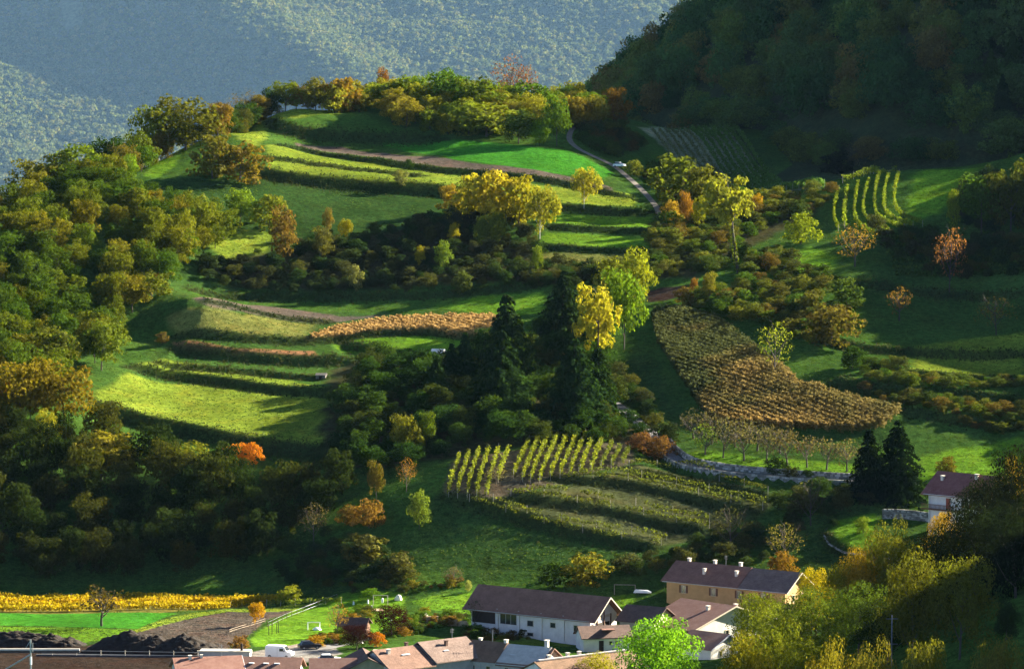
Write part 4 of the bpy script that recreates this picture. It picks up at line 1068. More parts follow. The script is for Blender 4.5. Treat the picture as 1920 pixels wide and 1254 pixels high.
def mass(name, label, polys, spacing, wr, hr, mat, kinds, seed, cat="shrubs", dmin=400.0, clear=2.2):
    Ps = [field_poly(p, dmin) for p in polys]; allp = np.concatenate(Ps); lo, hi = allp.min(0), allp.max(0)
    tr = np.array([(a, b) for a, b, c in TREES])
    def fn(r):
        x = r.uniform(lo[0], hi[0]); y = r.uniform(lo[1], hi[1])
        if not any(inside(P, np.array([x]), np.array([y]))[0] for P in Ps): return None
        if ((tr[:, 0] - x) ** 2 + (tr[:, 1] - y) ** 2).min() < clear ** 2: return None
        return (x, y)
    p = spread(int((hi - lo).prod() / spacing ** 2 * 4), fn, spacing, seed)
    r = np.random.default_rng(seed); s = r.random(len(p)) ** 1.5
    return stuff_instances(name, label, np.c_[p, ground_z(p[:, 0], p[:, 1]) - 0.1], wr[0] + (wr[1] - wr[0]) * s, hr[0] + (hr[1] - hr[0]) * s, cat, mat, kinds, seed)
LEAF_SCRUB = leaf_material("leaves_scrub", 'random', PAL_SCRUB)
LEAF_HEDGE = leaf_material("leaves_hedge", 'random', [(0.070,0.066,0.026),(0.07,0.09,0.02),(0.095,0.066,0.026),(0.088,0.095,0.026),(0.06,0.075,0.026),(0.11,0.11,0.028),(0.05,0.085,0.02),(0.045,0.05,0.022),(0.038,0.056,0.02)])
LEAF_LOWWOOD = leaf_material("leaves_low_wood", 'random', [(0.020,0.028,0.009),(0.030,0.035,0.010),(0.016,0.025,0.008),(0.042,0.042,0.011),(0.019,0.028,0.009),(0.027,0.029,0.010)])  # leaf tones darkened to stand in for shade over this wood
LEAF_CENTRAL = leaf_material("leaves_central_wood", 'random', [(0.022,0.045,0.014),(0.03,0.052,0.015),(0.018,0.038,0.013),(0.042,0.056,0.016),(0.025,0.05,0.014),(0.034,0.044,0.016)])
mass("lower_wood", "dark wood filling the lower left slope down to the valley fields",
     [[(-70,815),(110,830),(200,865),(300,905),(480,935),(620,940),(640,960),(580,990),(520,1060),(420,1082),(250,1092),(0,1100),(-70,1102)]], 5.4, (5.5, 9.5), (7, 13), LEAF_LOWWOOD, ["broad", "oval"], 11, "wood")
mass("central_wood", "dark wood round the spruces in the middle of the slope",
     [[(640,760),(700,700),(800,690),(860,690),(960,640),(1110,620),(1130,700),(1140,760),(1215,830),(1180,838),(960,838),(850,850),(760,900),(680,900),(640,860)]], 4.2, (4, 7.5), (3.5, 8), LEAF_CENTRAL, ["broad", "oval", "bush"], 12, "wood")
mass("scrub", "brownish scrub covering the bank below the yellow trees",
     [[(375,500),(450,478),(560,470),(640,450),(740,430),(820,420),(870,400),(990,430),(1010,470),(1010,500),(1200,505),(1210,530),(1020,540),(880,535),(700,548),(600,548),(430,540),(380,530)]], 3.0, (2.4, 5), (1.8, 5), LEAF_SCRUB, ["bush", "bush", "oval"], 13)
mass("thicket", "autumn coloured thicket between hill lane and right slope",
     [[(1208,330),(1250,312),(1335,340),(1400,378),(1500,370),(1562,362),(1540,395),(1450,420),(1390,450),(1400,480),(1330,515),(1222,520),(1218,450),(1252,400)],
      [(1150,300),(1085,265),(1090,240),(1170,240),(1210,275),(1180,292)], [(1400,490),(1470,470),(1490,510),(1560,520),(1540,560),(1460,570),(1400,600),(1290,585),(1280,565),(1380,560)],
      [(1340,600),(1400,585),(1520,570),(1580,600),(1560,650),(1500,640),(1420,610)]], 3.4, (3.2, 6), (2.4, 5.5), LEAF_HEDGE, ["bush", "bush", "oval"], 14)
mass("hedgerows", "low autumn hedges along the banks of the right terraces",
     [[(1610,700),(1760,716),(1920,716),(1920,730),(1760,730),(1640,716)], [(1600,722),(1690,745),(1800,752),(1920,770),(1920,790),(1760,775),(1650,752)],
      [(1760,760),(1920,785),(1920,810),(1800,802)], [(1640,680),(1700,690),(1690,702),(1630,695)]], 2.2, (2.2, 4), (1.6, 3.2), LEAF_HEDGE, ["bush"], 15)
mass("bushes", "dark bushes on the slope around the village edge",
     [[(520,1060),(600,1000),(660,1000),(740,1070),(800,1100),(640,1110),(540,1100)], [(1150,1060),(1260,1040),(1330,1020),(1420,1000),(1440,1060),(1300,1075),(1180,1090)],
      [(1450,940),(1520,930),(1600,940),(1560,990),(1480,1000)], [(1440,880),(1440,880),(1600,930),(1640,940),(1640,955),(1560,950)], [(1130,690),(1165,690),(1250,800),(1262,835),(1235,818)]],
     3.2, (2.6, 5), (2, 4.5), LEAF_SCRUB, ["bush", "oval"], 16)
mass("right_thicket", "dark thicket and young trees on the upper right meadow edge",
     [[(1800,350),(1920,335),(1920,440),(1800,440)], [(1640,440),(1760,455),(1920,455),(1920,525),(1760,520),(1660,480)]], 3.6, (3, 6), (2.5, 6.5), LEAF_SCRUB, ["bush", "oval"], 17)

mass("ridge_shrubs", "dense olive shrubs along the back edge of the left ridge",
     [[(225,335),(300,288),(420,240),(500,214),(585,204),(575,196),(480,203),(400,225),(300,265),(215,312)]], 2.8, (3.5, 6), (3, 5.5), leaf_material("leaves_ridge", 'random', [(0.05,0.062,0.016),(0.075,0.07,0.018),(0.04,0.055,0.016),(0.09,0.07,0.02)]), ["bush"], 18)
LEAF_GARDEN = leaf_material("leaves_garden", 'random', [(0.07,0.11,0.02),(0.16,0.13,0.025),(0.05,0.08,0.02),(0.20,0.11,0.03),(0.09,0.14,0.025),(0.11,0.07,0.03),(0.06,0.06,0.025)])
mass("garden_shrubs", "mixed garden shrubs and flower beds around the village houses",
     [[(872,1180),(930,1184),(1000,1192),(990,1200),(900,1203),(868,1192)], [(775,1148),(870,1156),(882,1172),(800,1178),(760,1165)], [(600,1192),(660,1186),(690,1198),(650,1212),(600,1206)],
      [(640,1096),(760,1100),(870,1088),(880,1100),(760,1116),(660,1112)], [(720,1180),(790,1166),(800,1184),(740,1196)], [(1075,1186),(1110,1190),(1100,1204),(1070,1202)], [(640,1150),(700,1140),(700,1160),(650,1170)]],
     1.5, (0.9, 2.6), (0.6, 2.2), LEAF_GARDEN, ["bush"], 19, clear=1.0)

def _ridge_pt(r):
    y = r.uniform(610, 1010); x = r.uniform(0.166, 0.30) * y
    return (x, y)
rp = spread(5000, _ridge_pt, 4.5, 23); rs = np.random.default_rng(24).random(len(rp))
stuff_instances("ridge_bushes", "low bushes over the added spur beyond the right frame edge", np.c_[rp, ground_z(rp[:, 0], rp[:, 1]) - 0.1], 3 + 3 * rs, 1.6 + 2.2 * rs, "shrubs", LEAF_SCRUB, ["bush"], 25)
# ------------------------------------------------------------------ lanes
def strip(name, P, width, mat, lift=0.05, parent=None):
    P = np.asarray(P); t = np.gradient(P, axis=0); t /= np.linalg.norm(t, axis=1, keepdims=True) + 1e-9
    nrm = np.stack([-t[:, 1], t[:, 0]], 1); V = []; k = 5
    for i in range(len(P)):
        for j in range(k):
            o = (j / (k - 1) - 0.5) * width; q = P[i] + nrm[i] * o
            V.append((q[0], q[1], float(ground_z(q[0], q[1])) + lift + 0.04 * (1 - (2 * j / (k - 1) - 1) ** 2)))
    F = [(i * k + j, i * k + j + 1, (i + 1) * k + j + 1, (i + 1) * k + j) for i in range(len(P) - 1) for j in range(k - 1)]
    return link_mesh(name, V, F, mat, parent, smooth=True)
ASPH = plain("worn_asphalt", (0.13, 0.125, 0.125), 0.9, 0.25, 0.6)
TRACK = plain("gravel_track", (0.15, 0.13, 0.105), 0.95, 0.3, 0.7)
tag(strip("lane", road_paths["lane"], 3.2, ASPH, 0.06), kind="structure")
tag(strip("track", road_paths["hill_lane"], 1.8, TRACK, 0.06), kind="structure")
tag(strip("street", road_paths["street"], 4.6, ASPH, 0.07), kind="structure")

# ------------------------------------------------------------------ dry stone walls
def stone_material():
    m, nt, out = new_mat("field_stone"); L = nt.links
    g = N(nt, "ShaderNodeNewGeometry"); b = N(nt, "ShaderNodeBsdfDiffuse")
    cr = N(nt, "ShaderNodeValToRGB"); el = cr.color_ramp.elements
    el[0].color = (0.10, 0.10, 0.09, 1); el[1].color = (0.46, 0.44, 0.40, 1); e2 = el.new(0.5); e2.color = (0.22, 0.21, 0.18, 1)
    L.new(g.outputs["Random Per Island"], cr.inputs[0]); L.new(cr.outputs[0], b.inputs[0]); L.new(b.outputs[0], out.inputs[0])
    return m
STONE = stone_material()
def box_v(cx, cy, cz, sx, sy, sz):
    return [(cx + sx * a, cy + sy * b, cz + sz * c) for c in (-.5, .5) for a, b in ((-.5, -.5), (.5, -.5), (.5, .5), (-.5, .5))]
BOX_F = [(3, 2, 1, 0), (4, 5, 6, 7), (0, 1, 5, 4), (1, 2, 6, 5), (2, 3, 7, 6), (3, 0, 4, 7)]
def stone_wall(name, label, P, height, offset, stone=0.5, base=0.0):
    """courses of uneven stones along P, shifted sideways by offset; a core behind keeps the joints closed"""
    e = empty(name, (float(P[0][0]), float(P[0][1]), float(ground_z(P[0][0], P[0][1]))), 0, label, "wall")
    o0 = np.array(e.location)
    t = np.gradient(P, axis=0); t /= np.linalg.norm(t, axis=1, keepdims=True) + 1e-9; nrm = np.stack([-t[:, 1], t[:, 0]], 1)
    s = np.r_[0, np.cumsum(np.linalg.norm(np.diff(P, axis=0), axis=1))]
    V = []; F = []; CV = []; CF = []; r = random.Random(4)
    rows = max(2, int(height / (stone * 0.62)))
    hfun = (lambda q: height) if not callable(height) else height
    for c in range(rows):
        x = r.random() * stone
        while x < s[-1] - 0.2:
            w = stone * r.uniform(0.6, 1.5); m = min(x + w / 2, s[-1])
            px_ = np.interp(m, s, P[:, 0]); py_ = np.interp(m, s, P[:, 1]); nx = np.interp(m, s, nrm[:, 0]); ny = np.interp(m, s, nrm[:, 1])
            q = np.array([px_ + nx * offset, py_ + ny * offset]); ang = math.atan2(-nx, ny)
            zz = float(ground_z(px_ , py_)) + base - height + height * (c + 0.5) / rows
            hh = height / rows * r.uniform(0.72, 0.98); dd = 0.34 * r.uniform(0.8, 1.3)
            ca, sa = math.cos(ang), math.sin(ang); o = len(V)
            for (a, b, z_) in box_v(0, 0, 0, w * 0.93, dd, hh):
                a += r.uniform(-.04, .04); z_ += r.uniform(-.03, .03)
                V.append((q[0] + ca * a - sa * b - o0[0], q[1] + sa * a + ca * b - o0[1], zz + z_ - o0[2]))
            F += [tuple(i + o for i in f) for f in BOX_F]
            x += w
    st = link_mesh("stonework", V, F, STONE, e); st["kind"] = "stuff"
    for i in range(len(P)):
        for (oo, zz) in ((-0.12, -height), (0.12, -height), (0.12, -0.05), (-0.12, -0.05)):
            q = P[i] + nrm[i] * (offset + oo); CV.append((q[0] - o0[0], q[1] - o0[1], float(ground_z(P[i][0], P[i][1])) + base + zz - o0[2]))
    for i in range(len(P) - 1):
        for j in range(4):
            CF.append((i * 4 + j, i * 4 + (j + 1) % 4, (i + 1) * 4 + (j + 1) % 4, (i + 1) * 4 + j))
    link_mesh("core", CV, CF, plain("mortar", (0.13, 0.125, 0.115)), e)
    return e
LP = road_paths["lane"]
LPx = LP[(LP[:, 0] > (1240 - 960) / 6000 * 710)]
stone_wall("stone_wall", "grey dry stone wall holding the lane's lower side round the bend", LPx, 2.6, -1.75, 0.7, 0.25)
stone_wall("stone_wall", "lower stone wall along the orchard side of the lane", resample(LPx, 2.0), 1.4, 2.0, 0.6, 1.45)
stone_wall("stone_wall", "curved low stone edge below the lit lawn", path([(1545,1002),(1556,1028),(1600,1042),(1670,1048)], 1.5), 1.0, 0.0, 0.4, 0.15)

# ------------------------------------------------------------------ vines
POST = plain("vine_post", (0.30, 0.27, 0.22), 0.9, 0.3, 3)
def vine_row(pts, label, group, col, col2=None, height=1.9, width=0.7, dens=26, leaf=0.20, posts=9.0, lean=0.0, seed=0, pathxy=None, low=0.45, gap=0.0):
    P = resample(pathxy, 0.5) if pathxy is not None else path(pts, 0.5)
    p0 = P[len(P) // 2]; o0 = np.array([p0[0], p0[1], float(ground_z(p0[0], p0[1]))])
    e = empty("vine_row", tuple(o0), 0, label, "vines", group)
    r = np.random.default_rng(seed + 900)
    s = np.r_[0, np.cumsum(np.linalg.norm(np.diff(P, axis=0), axis=1))]; n = int(s[-1] * dens)
    m = r.random(n) * s[-1]
    if gap: m = m[vnoise(m * 0.35, m * 0 + seed * 3.1, seed) > gap]; n = len(m)
    lump = 0.65 + 0.7 * vnoise(m * 0.8, m * 0 + seed, 5 + seed)
    x = np.interp(m, s, P[:, 0]); y = np.interp(m, s, P[:, 1])
    h = low + (height - low) * r.random(n) ** 0.8 * lump
    C = np.stack([x + r.normal(size=n) * width * 0.32 * lump, y + r.normal(size=n) * width * 0.32 * lump, ground_z(x, y) + h], 1) - o0
    V, Qd = leaf_cloud(C, r.normal(size=(n, 3)) + np.array([0, -0.2, 0.5]), leaf, r)
    lf = np.clip(r.normal(0.5, 0.25, n), 0, 1)
    o = add_obj("foliage", np_mesh("foliage", V, Qd, LEAF, {"lf": ("FACE", 'FLOAT', lf)}), e)
    k = random.uniform(0.85, 1.15); o.color = (col[0] * k, col[1] * k, col[2] * k, 1)
    if posts:
        me = vine_post_mesh(height + 0.35)
        nrow = max(2, int(s[-1] / posts) + 1)
        for q in np.linspace(0, s[-1], nrow):
            xx = np.interp(q, s, P[:, 0]); yy = np.interp(q, s, P[:, 1])
            po = add_obj("post", me, e, (xx - o0[0], yy - o0[1], float(ground_z(xx, yy)) - o0[2] - 0.1)); po.rotation_euler = (0, lean, random.random())
    return e
_vp = {}
def vine_post_mesh(h):
    k = round(h, 1)
    if k not in _vp:
        V, F = tube([(0, 0, 0), (0, 0, k * 0.6), (0.02, 0, k)], [0.06, 0.055, 0.05], 6)
        me = bpy.data.meshes.new("post"); me.from_pydata([tuple(v) for v in V], [], F + [tuple(range(12, 18))]); me.update(); me.materials.append(POST); _vp[k] = me
    return _vp[k]
ORD = ["first", "second", "third", "fourth", "fifth", "sixth", "seventh", "eighth", "ninth", "tenth", "eleventh", "twelfth", "thirteenth"]
V_A = (0.15, 0.16, 0.03); V_D = (0.05, 0.085, 0.02); V_C = (0.14, 0.17, 0.025); V_E = (0.38, 0.26, 0.022); V_B = (0.085, 0.095, 0.025)
la = [((862,862),(841,931)),((880,858),(858,933)),((898,852),(876,935)),((916,850),(894,935)),((935,848),(913,932)),((953,850),(934,905))]
for i, ab in enumerate(la):
    vine_row(list(ab), f"{ORD[i]} row from the left in the small left block of steep vines", "rows of the steep vineyard, left block", V_A, posts=8, seed=i, dens=34, width=0.6)
tb = [((992,832),(963,897)),((1010,828),(980,903)),((1028,826),(995,906)),((1046,824),(1012,905)),((1064,822),(1032,900)),((1082,823),(1050,896)),((1098,822),(1068,892)),((1115,822),(1088,888)),((1131,826),(1108,885)),((1148,838),(1127,880)),((1164,846),(1146,877)),((1180,850),(1166,874))]
for i, ab in enumerate(tb):
    vine_row(list(ab), f"{ORD[i]} row from the left in the larger right block of steep vines", "rows of the steep vineyard, right block", V_A if i < 9 else (0.09, 0.10, 0.03), posts=8, seed=20 + i, dens=34, width=0.6)
tc = [[(880,940),(940,960),(1040,986),(1150,1010),(1240,1022)],[(925,940),(1000,966),(1100,988),(1250,1012)],[(958,930),(1060,937),(1180,957),(1330,990)],[(985,921),(1080,925),(1200,947),(1330,977)],
      [(1050,897),(1150,893),(1300,923),(1430,956)],[(1085,890),(1160,884),(1300,912),(1440,946)],[(1180,876),(1260,882),(1350,897),(1440,926)]]
for i, pp in enumerate(tc):
    vine_row(pp, f"{ORD[i]} line of thinning vines counted up from the shaded meadow", "vines along the low terraces", V_B, posts=7, seed=40 + i, dens=20, height=1.45, gap=0.26, width=0.9)
tk = [[(1572,434),(1562,410),(1566,383),(1573,360)],[(1584,428),(1582,396),(1589,358)],[(1641,443),(1606,424),(1600,396),(1609,350)],[(1668,440),(1624,416),(1616,390),(1629,343)],[(1695,433),(1644,414),(1638,376),(1649,331)],[(1712,428),(1660,410),(1656,372),(1667,332)],[(1730,425),(1680,404),(1675,369),(1686,330)]]
for i, pp in enumerate(tk):
    vine_row(pp, f"{ORD[i]} curved vine row from the left on the round knoll", "curved rows on the right knoll", V_C, posts=8, seed=60 + i, dens=40, height=1.75, width=0.65, leaf=0.20)
vine_row([(1580,344),(1608,334),(1641,326),(1685,318),(1740,314)], "vine row running along the crest of the round knoll", "curved rows on the right knoll", V_C, posts=5, seed=70, dens=36, height=2.2, width=1.0)
A0, A1 = np.array([hit(1222, 246)[:2], hit(1404, 370)[:2]]); B0, B1 = np.array([hit(1368, 238)[:2], hit(1546, 354)[:2]])
for i in range(13):
    f = i / 12; a = A0 * (1 - f) + B0 * f; b = A1 * (1 - f) + B1 * f
    vine_row(None, f"{ORD[i]} row from the left in the shaded vineyard under the forest hill", "rows of the far shaded vineyard", (0.15, 0.16, 0.09) if i < 6 else (0.10, 0.17, 0.05), posts=12, seed=80 + i, dens=14 if i < 6 else 26, height=1.4 if i < 6 else 2.0, leaf=0.26, pathxy=np.array([a, (a + b) / 2, b]), width=0.8)
for i, (ya, yb) in enumerate([(1123, 1121), (1128, 1126), (1133, 1131), (1138, 1136), (1143, 1140)]):
    xe = [545, 520, 490, 460, 430][i]
    vine_row([(-60, ya), (150, ya + 1), (300, ya), (xe, yb)], ["rearmost", "second", "middle", "fourth", "foremost"][i] + " golden vine row on the valley floor", "golden vine rows on the valley floor", V_E if i != 2 else (0.36, 0.22, 0.02), posts=5 if i in (0, 4) else 0, lean=0.35, seed=100 + i, dens=60, height=1.25, leaf=0.20, width=1.5, low=0.2)
# low hedge of vines at the edge of the garden field
vine_row([(500,1136),(560,1135),(640,1131)], "pale green row of staked plants above the garden field", None, (0.16, 0.19, 0.04), posts=3, seed=110, dens=30, height=1.2)
# dense young plants on the upper right slope, in rows
for i in range(6):
    ya = 452 + i * 13
    vine_row([(1650 + i * 6, ya + 4), (1780, ya), (1930, ya - 6)], f"{ORD[i]} overgrown vine row from the top on the dark right slope", "overgrown rows on the dark right slope", (0.05, 0.075, 0.022), posts=0, seed=120 + i, dens=16, height=1.9, leaf=0.3, gap=0.15)

# ------------------------------------------------------------------ maize
def corn(name, label, poly, dens, col_a, col_b, hgt, seed):
    P = field_poly(poly); lo, hi = P.min(0), P.max(0); r = np.random.default_rng(seed)
    n = int((hi - lo).prod() * dens); x = r.uniform(lo[0], hi[0], n); y = r.uniform(lo[1], hi[1], n)
    # sown in rows
    ax = np.array([0.62, -0.78]); u = x * ax[1] - y * ax[0]; x -= ax[1] * (u - np.round(u / 1.7) * 1.7) * 0.7; y += ax[0] * (u - np.round(u / 1.7) * 1.7) * 0.7
    k = inside(P, x, y); x, y = x[k], y[k]; n = len(x)
    z = ground_z(x, y); h = hgt * r.uniform(0.75, 1.12, n) * (0.85 + 0.3 * vnoise(x / 6, y / 6, seed))
    parts = []
    a = r.random(n) * 3.14; w = 0.035
    dx, dy = np.cos(a) * w, np.sin(a) * w
    stalk = np.stack([np.stack([x - dx, y - dy, z], 1), np.stack([x + dx, y + dy, z], 1), np.stack([x + dx * .5, y + dy * .5, z + h], 1), np.stack([x - dx * .5, y - dy * .5, z + h], 1)], 1)
    parts.append(stalk)
    for q in range(4):
        a = r.random(n) * 6.28; l = 0.55 + 0.35 * r.random(n); b = z + h * (0.3 + 0.18 * q); cx, cy = np.cos(a), np.sin(a)
        px_, py_ = -cy * 0.042, cx * 0.042
        parts.append(np.stack([np.stack([x - px_, y - py_, b], 1), np.stack([x + px_, y + py_, b], 1),
                               np.stack([x + cx * l * .6 + px_, y + cy * l * .6 + py_, b + 0.32], 1), np.stack([x + cx * l, y + cy * l, b - 0.05 + 0.2 * r.random(n)], 1)], 1))
    V = np.concatenate(parts).reshape(-1, 3); Qd = np.arange(len(V), dtype=np.int32).reshape(-1, 4)
    o0 = V.mean(0); V = V - o0
    lf = np.tile(np.clip(r.normal(0.5, 0.25, n), 0, 1), 5)
    mixv = np.clip(0.5 + fbm(x, y, 14, 3, seed) * 1.6 + (742 - y) * 0.016, 0, 1)  # upper field greener and duller, shade put into the maize colour
    cc = np.array(col_a)[None] * (1 - mixv[:, None]) + np.array(col_b)[None] * mixv[:, None]
    cc = np.tile(np.c_[cc, np.ones(n)], (5, 1))
    me = np_mesh(name, V, Qd, CORN, {"lf": ("FACE", 'FLOAT', lf), "Col": ("FACE", 'FLOAT_COLOR', cc)})
    o = add_obj(name, me, None, o0); tag(o, label, "maize", None, "stuff")
def corn_material():
    m, nt, out = new_mat("dry_maize"); L = nt.links
    c = N(nt, "ShaderNodeAttribute", attribute_name="Col"); lf = N(nt, "ShaderNodeAttribute", attribute_name="lf")
    r = N(nt, "ShaderNodeMapRange"); r.inputs[3].default_value = 0.5; r.inputs[4].default_value = 1.5; L.new(lf.outputs["Fac"], r.inputs[0])
    s = N(nt, "ShaderNodeVectorMath", operation='SCALE'); L.new(c.outputs["Color"], s.inputs[0]); L.new(r.outputs[0], s.inputs["Scale"])
    d = N(nt, "ShaderNodeBsdfDiffuse"); t = N(nt, "ShaderNodeBsdfTranslucent"); L.new(s.outputs[0], d.inputs[0]); L.new(s.outputs[0], t.inputs[0])
    ms = N(nt, "ShaderNodeMixShader"); ms.inputs[0].default_value = 0.35; L.new(d.outputs[0], ms.inputs[1]); L.new(t.outputs[0], ms.inputs[2]); L.new(ms.outputs[0], out.inputs[0])
    return m
CORN = corn_material()
corn("cornfield", "dry brown maize standing in a long sloping field",
     [(1222,592),(1262,580),(1340,602),(1420,662),(1500,727),(1600,754),(1690,774),(1660,802),(1600,814),(1500,808),(1380,802),(1325,782),(1280,720),(1235,650)], 6.0, (0.068, 0.078, 0.026), (0.28, 0.185, 0.058), 2.3, 31)
corn("dry_stalks", "low straw coloured stalks left on the curved terrace field",
     [(575,636),(630,612),(720,596),(830,590),(925,590),(930,640),(880,632),(800,620),(720,618),(640,630)], 2.0, (0.34, 0.22, 0.08), (0.30, 0.17, 0.06), 0.8, 33)

# ------------------------------------------------------------------ orchard above the lane
orch = [(1322,800,852),(1356,796,858),(1395,804,864),(1437,812,868),(1476,818,872),(1513,822,876),(1550,826,880),(1588,828,884)]
for i, (x, yt, yb) in enumerate(orch):
    tree_px("orchard", x, yt, yb, 50, (0.085, 0.07, 0.05) if i else (0.09, 0.11, 0.03), "fruit_tree", f"{ORD[i]} bare fruit tree from the left in the row above the lane wall", "tree", "fruit trees above the lane wall")
orch2 = [(1300,772,822),(1335,775,832),(1378,785,838),(1420,795,845),(1462,802,850)]
for i, (x, yt, yb) in enumerate(orch2):
    tree_px("orchard", x, yt, yb, 52, (0.075, 0.06, 0.045), "fruit_tree", f"{ORD[i]} brown fruit tree from the left in the row nearest the cornfield", "tree", "fruit trees beside the cornfield")

# ------------------------------------------------------------------ rough grass on the banks and field edges
def grass(name, label, pts_xy, hgt, seed, cols):
    r = np.random.default_rng(seed); x, y = pts_xy[:, 0], pts_xy[:, 1]; n = len(x); z = ground_z(x, y)
    V = []; k = 4; parts = []
    for q in range(k):
        a = r.random(n) * 6.28; h = hgt * r.uniform(0.5, 1.4, n); w = 0.10 + 0.08 * r.random(n); ox, oy = r.normal(size=n) * 0.15, r.normal(size=n) * 0.15
        lx, ly = np.cos(a + 1.57) * h * 0.35 * r.random(n), np.sin(a + 1.57) * h * 0.35 * r.random(n)
        parts.append(np.stack([np.stack([x + ox - np.cos(a) * w, y + oy - np.sin(a) * w, z - 0.03], 1), np.stack([x + ox + np.cos(a) * w, y + oy + np.sin(a) * w, z - 0.03], 1), np.stack([x + ox + lx, y + oy + ly, z + h], 1)], 1))
    V = np.concatenate(parts).reshape(-1, 3); Fq = np.arange(len(V), dtype=np.int32).reshape(-1, 3); o0 = V.mean(0)
    mixv = np.clip(0.5 + fbm(x, y, 12, 3, seed) * 3, 0, 1)[:, None]
    cc = np.array(cols[0])[None] * (1 - mixv) + np.array(cols[1])[None] * mixv; cc = np.tile(np.c_[cc, np.ones(n)], (k, 1))
    me = np_mesh(name, V - o0, Fq, CORN, {"lf": ("FACE", 'FLOAT', np.clip(r.normal(0.5, 0.22, n * k), 0, 1)), "Col": ("FACE", 'FLOAT_COLOR', cc)})
    tag(add_obj(name, me, None, o0), label, "grass", None, "stuff")
gp = []
rg = np.random.default_rng(77)
for (pts, A, reach, w), P in zip(BANKS, bank_paths):
    s = np.r_[0, np.cumsum(np.linalg.norm(np.diff(P, axis=0), axis=1))]; n = int(s[-1] * (w + 1.5) * 2.2)
    m = rg.random(n) * s[-1]; gp.append(np.stack([np.interp(m, s, P[:, 0]) + rg.normal(size=n) * 0.4, np.interp(m, s, P[:, 1]) + rg.normal(size=n) * (w * 0.5 + 0.6)], 1))
grass("bank_grass", "long rough grass on the terrace banks", np.concatenate(gp), 0.40, 78, [(0.026, 0.042, 0.012), (0.05, 0.058, 0.018)])  # blades darkened as well, so the painted bank shade holds
tn = 60000
ud = rg.uniform(-0.165, 0.165, tn); dd_ = 1.0 / rg.uniform(1 / 1080.0, 1 / 585.0, tn); gxy = np.stack([ud * dd_, dd_], 1)
zi = zone[np.clip(np.searchsorted(DD, gxy[:, 1]), 0, len(DD) - 1), np.clip(np.searchsorted(UU, ud), 0, len(UU) - 1)]
gk = np.isin(zi, [i for i, nm in enumerate(ZN) if nm in ("meadow", "hillside")])
grass("meadow_grass", "grass tufts scattered over the meadows", gxy[gk], 0.15, 79, [(0.045, 0.09, 0.015), (0.085, 0.125, 0.02)])
# ------------------------------------------------------------------ building kit (local frame: x along the front, y to the back, z up)
def tiles(name, col, col2):
    """clay tiles: courses and mottled single tiles"""
    if name in MATS: return MATS[name]
    m, nt, out = new_mat(name); L = nt.links
    tc = N(nt, "ShaderNodeTexCoord"); b = N(nt, "ShaderNodeBsdfPrincipled"); b.inputs["Roughness"].default_value = 0.85; b.inputs["Specular IOR Level"].default_value = 0.2
    v = N(nt, "ShaderNodeTexVoronoi"); v.inputs["Scale"].default_value = 3.2; L.new(tc.outputs["Object"], v.inputs["Vector"])
    n1 = N(nt, "ShaderNodeTexNoise"); n1.inputs["Scale"].default_value = 0.55; n1.inputs["Detail"].default_value = 6; L.new(tc.outputs["Object"], n1.inputs["Vector"])
    sep = N(nt, "ShaderNodeSeparateColor"); L.new(v.outputs["Color"], sep.inputs[0])
    mxf = N(nt, "ShaderNodeMath", operation='MULTIPLY_ADD'); mxf.inputs[1].default_value = 0.55; L.new(sep.outputs[0], mxf.inputs[0])
    ad = N(nt, "ShaderNodeMapRange"); ad.inputs[1].default_value = 0.35; ad.inputs[2].default_value = 0.7; ad.inputs[3].default_value = -0.1; ad.inputs[4].default_value = 0.6
    L.new(n1.outputs["Fac"], ad.inputs[0]); L.new(ad.outputs[0], mxf.inputs[2])
    mx = N(nt, "ShaderNodeMix", data_type='RGBA'); mx.inputs["A"].default_value = (*col, 1); mx.inputs["B"].default_value = (*col2, 1)
    L.new(mxf.outputs[0], mx.inputs["Factor"]); L.new(mx.outputs["Result"], b.inputs["Base Color"])
    w = N(nt, "ShaderNodeTexWave", wave_type='BANDS', bands_direction='X'); w.inputs["Scale"].default_value = 2.6; w.inputs["Distortion"].default_value = 0.6; L.new(tc.outputs["Object"], w.inputs["Vector"])
    bp = N(nt, "ShaderNodeBump"); bp.inputs["Strength"].default_value = 0.6; bp.inputs["Distance"].default_value = 0.06; L.new(w.outputs["Fac"], bp.inputs["Height"])
    L.new(bp.outputs[0], b.inputs["Normal"]); L.new(b.outputs[0], out.inputs[0]); MATS[name] = m
    return m
T_BROWN = tiles("brown_tiles", (0.17, 0.082, 0.06), (0.25, 0.13, 0.095)); T_DARK = tiles("dark_tiles", (0.09, 0.055, 0.045), (0.15, 0.092, 0.075))
T_RED = tiles("red_tiles", (0.19, 0.085, 0.065), (0.25, 0.135, 0.105)); T_OLD = tiles("mossy_tiles", (0.12, 0.072, 0.045), (0.21, 0.125, 0.08))
T_PINK = tiles("faded_tiles", (0.14, 0.08, 0.06), (0.23, 0.135, 0.10)); T_PURP = tiles("purple_tiles", (0.17, 0.065, 0.055), (0.24, 0.105, 0.09)); T_GREY = tiles("grey_tiles", (0.13, 0.088, 0.075), (0.22, 0.155, 0.13))
W_WHITE = plain("white_plaster", (0.62, 0.60, 0.56), 0.9, 0.14, 0.7); W_YEL = plain("ochre_plaster", (0.45, 0.28, 0.12), 0.9, 0.15, 0.7); W_GREEN = plain("green_grey_plaster", (0.38, 0.37, 0.26), 0.9, 0.14, 0.7)
W_GREY = plain("grey_plaster", (0.42, 0.40, 0.36), 0.9, 0.2, 0.8); W_STONE = plain("rubble_plaster", (0.30, 0.28, 0.24), 0.95, 0.35, 1.5, 0.03); WOOD = plain("brown_wood", (0.12, 0.055, 0.03), 0.8, 0.3, 2.0)
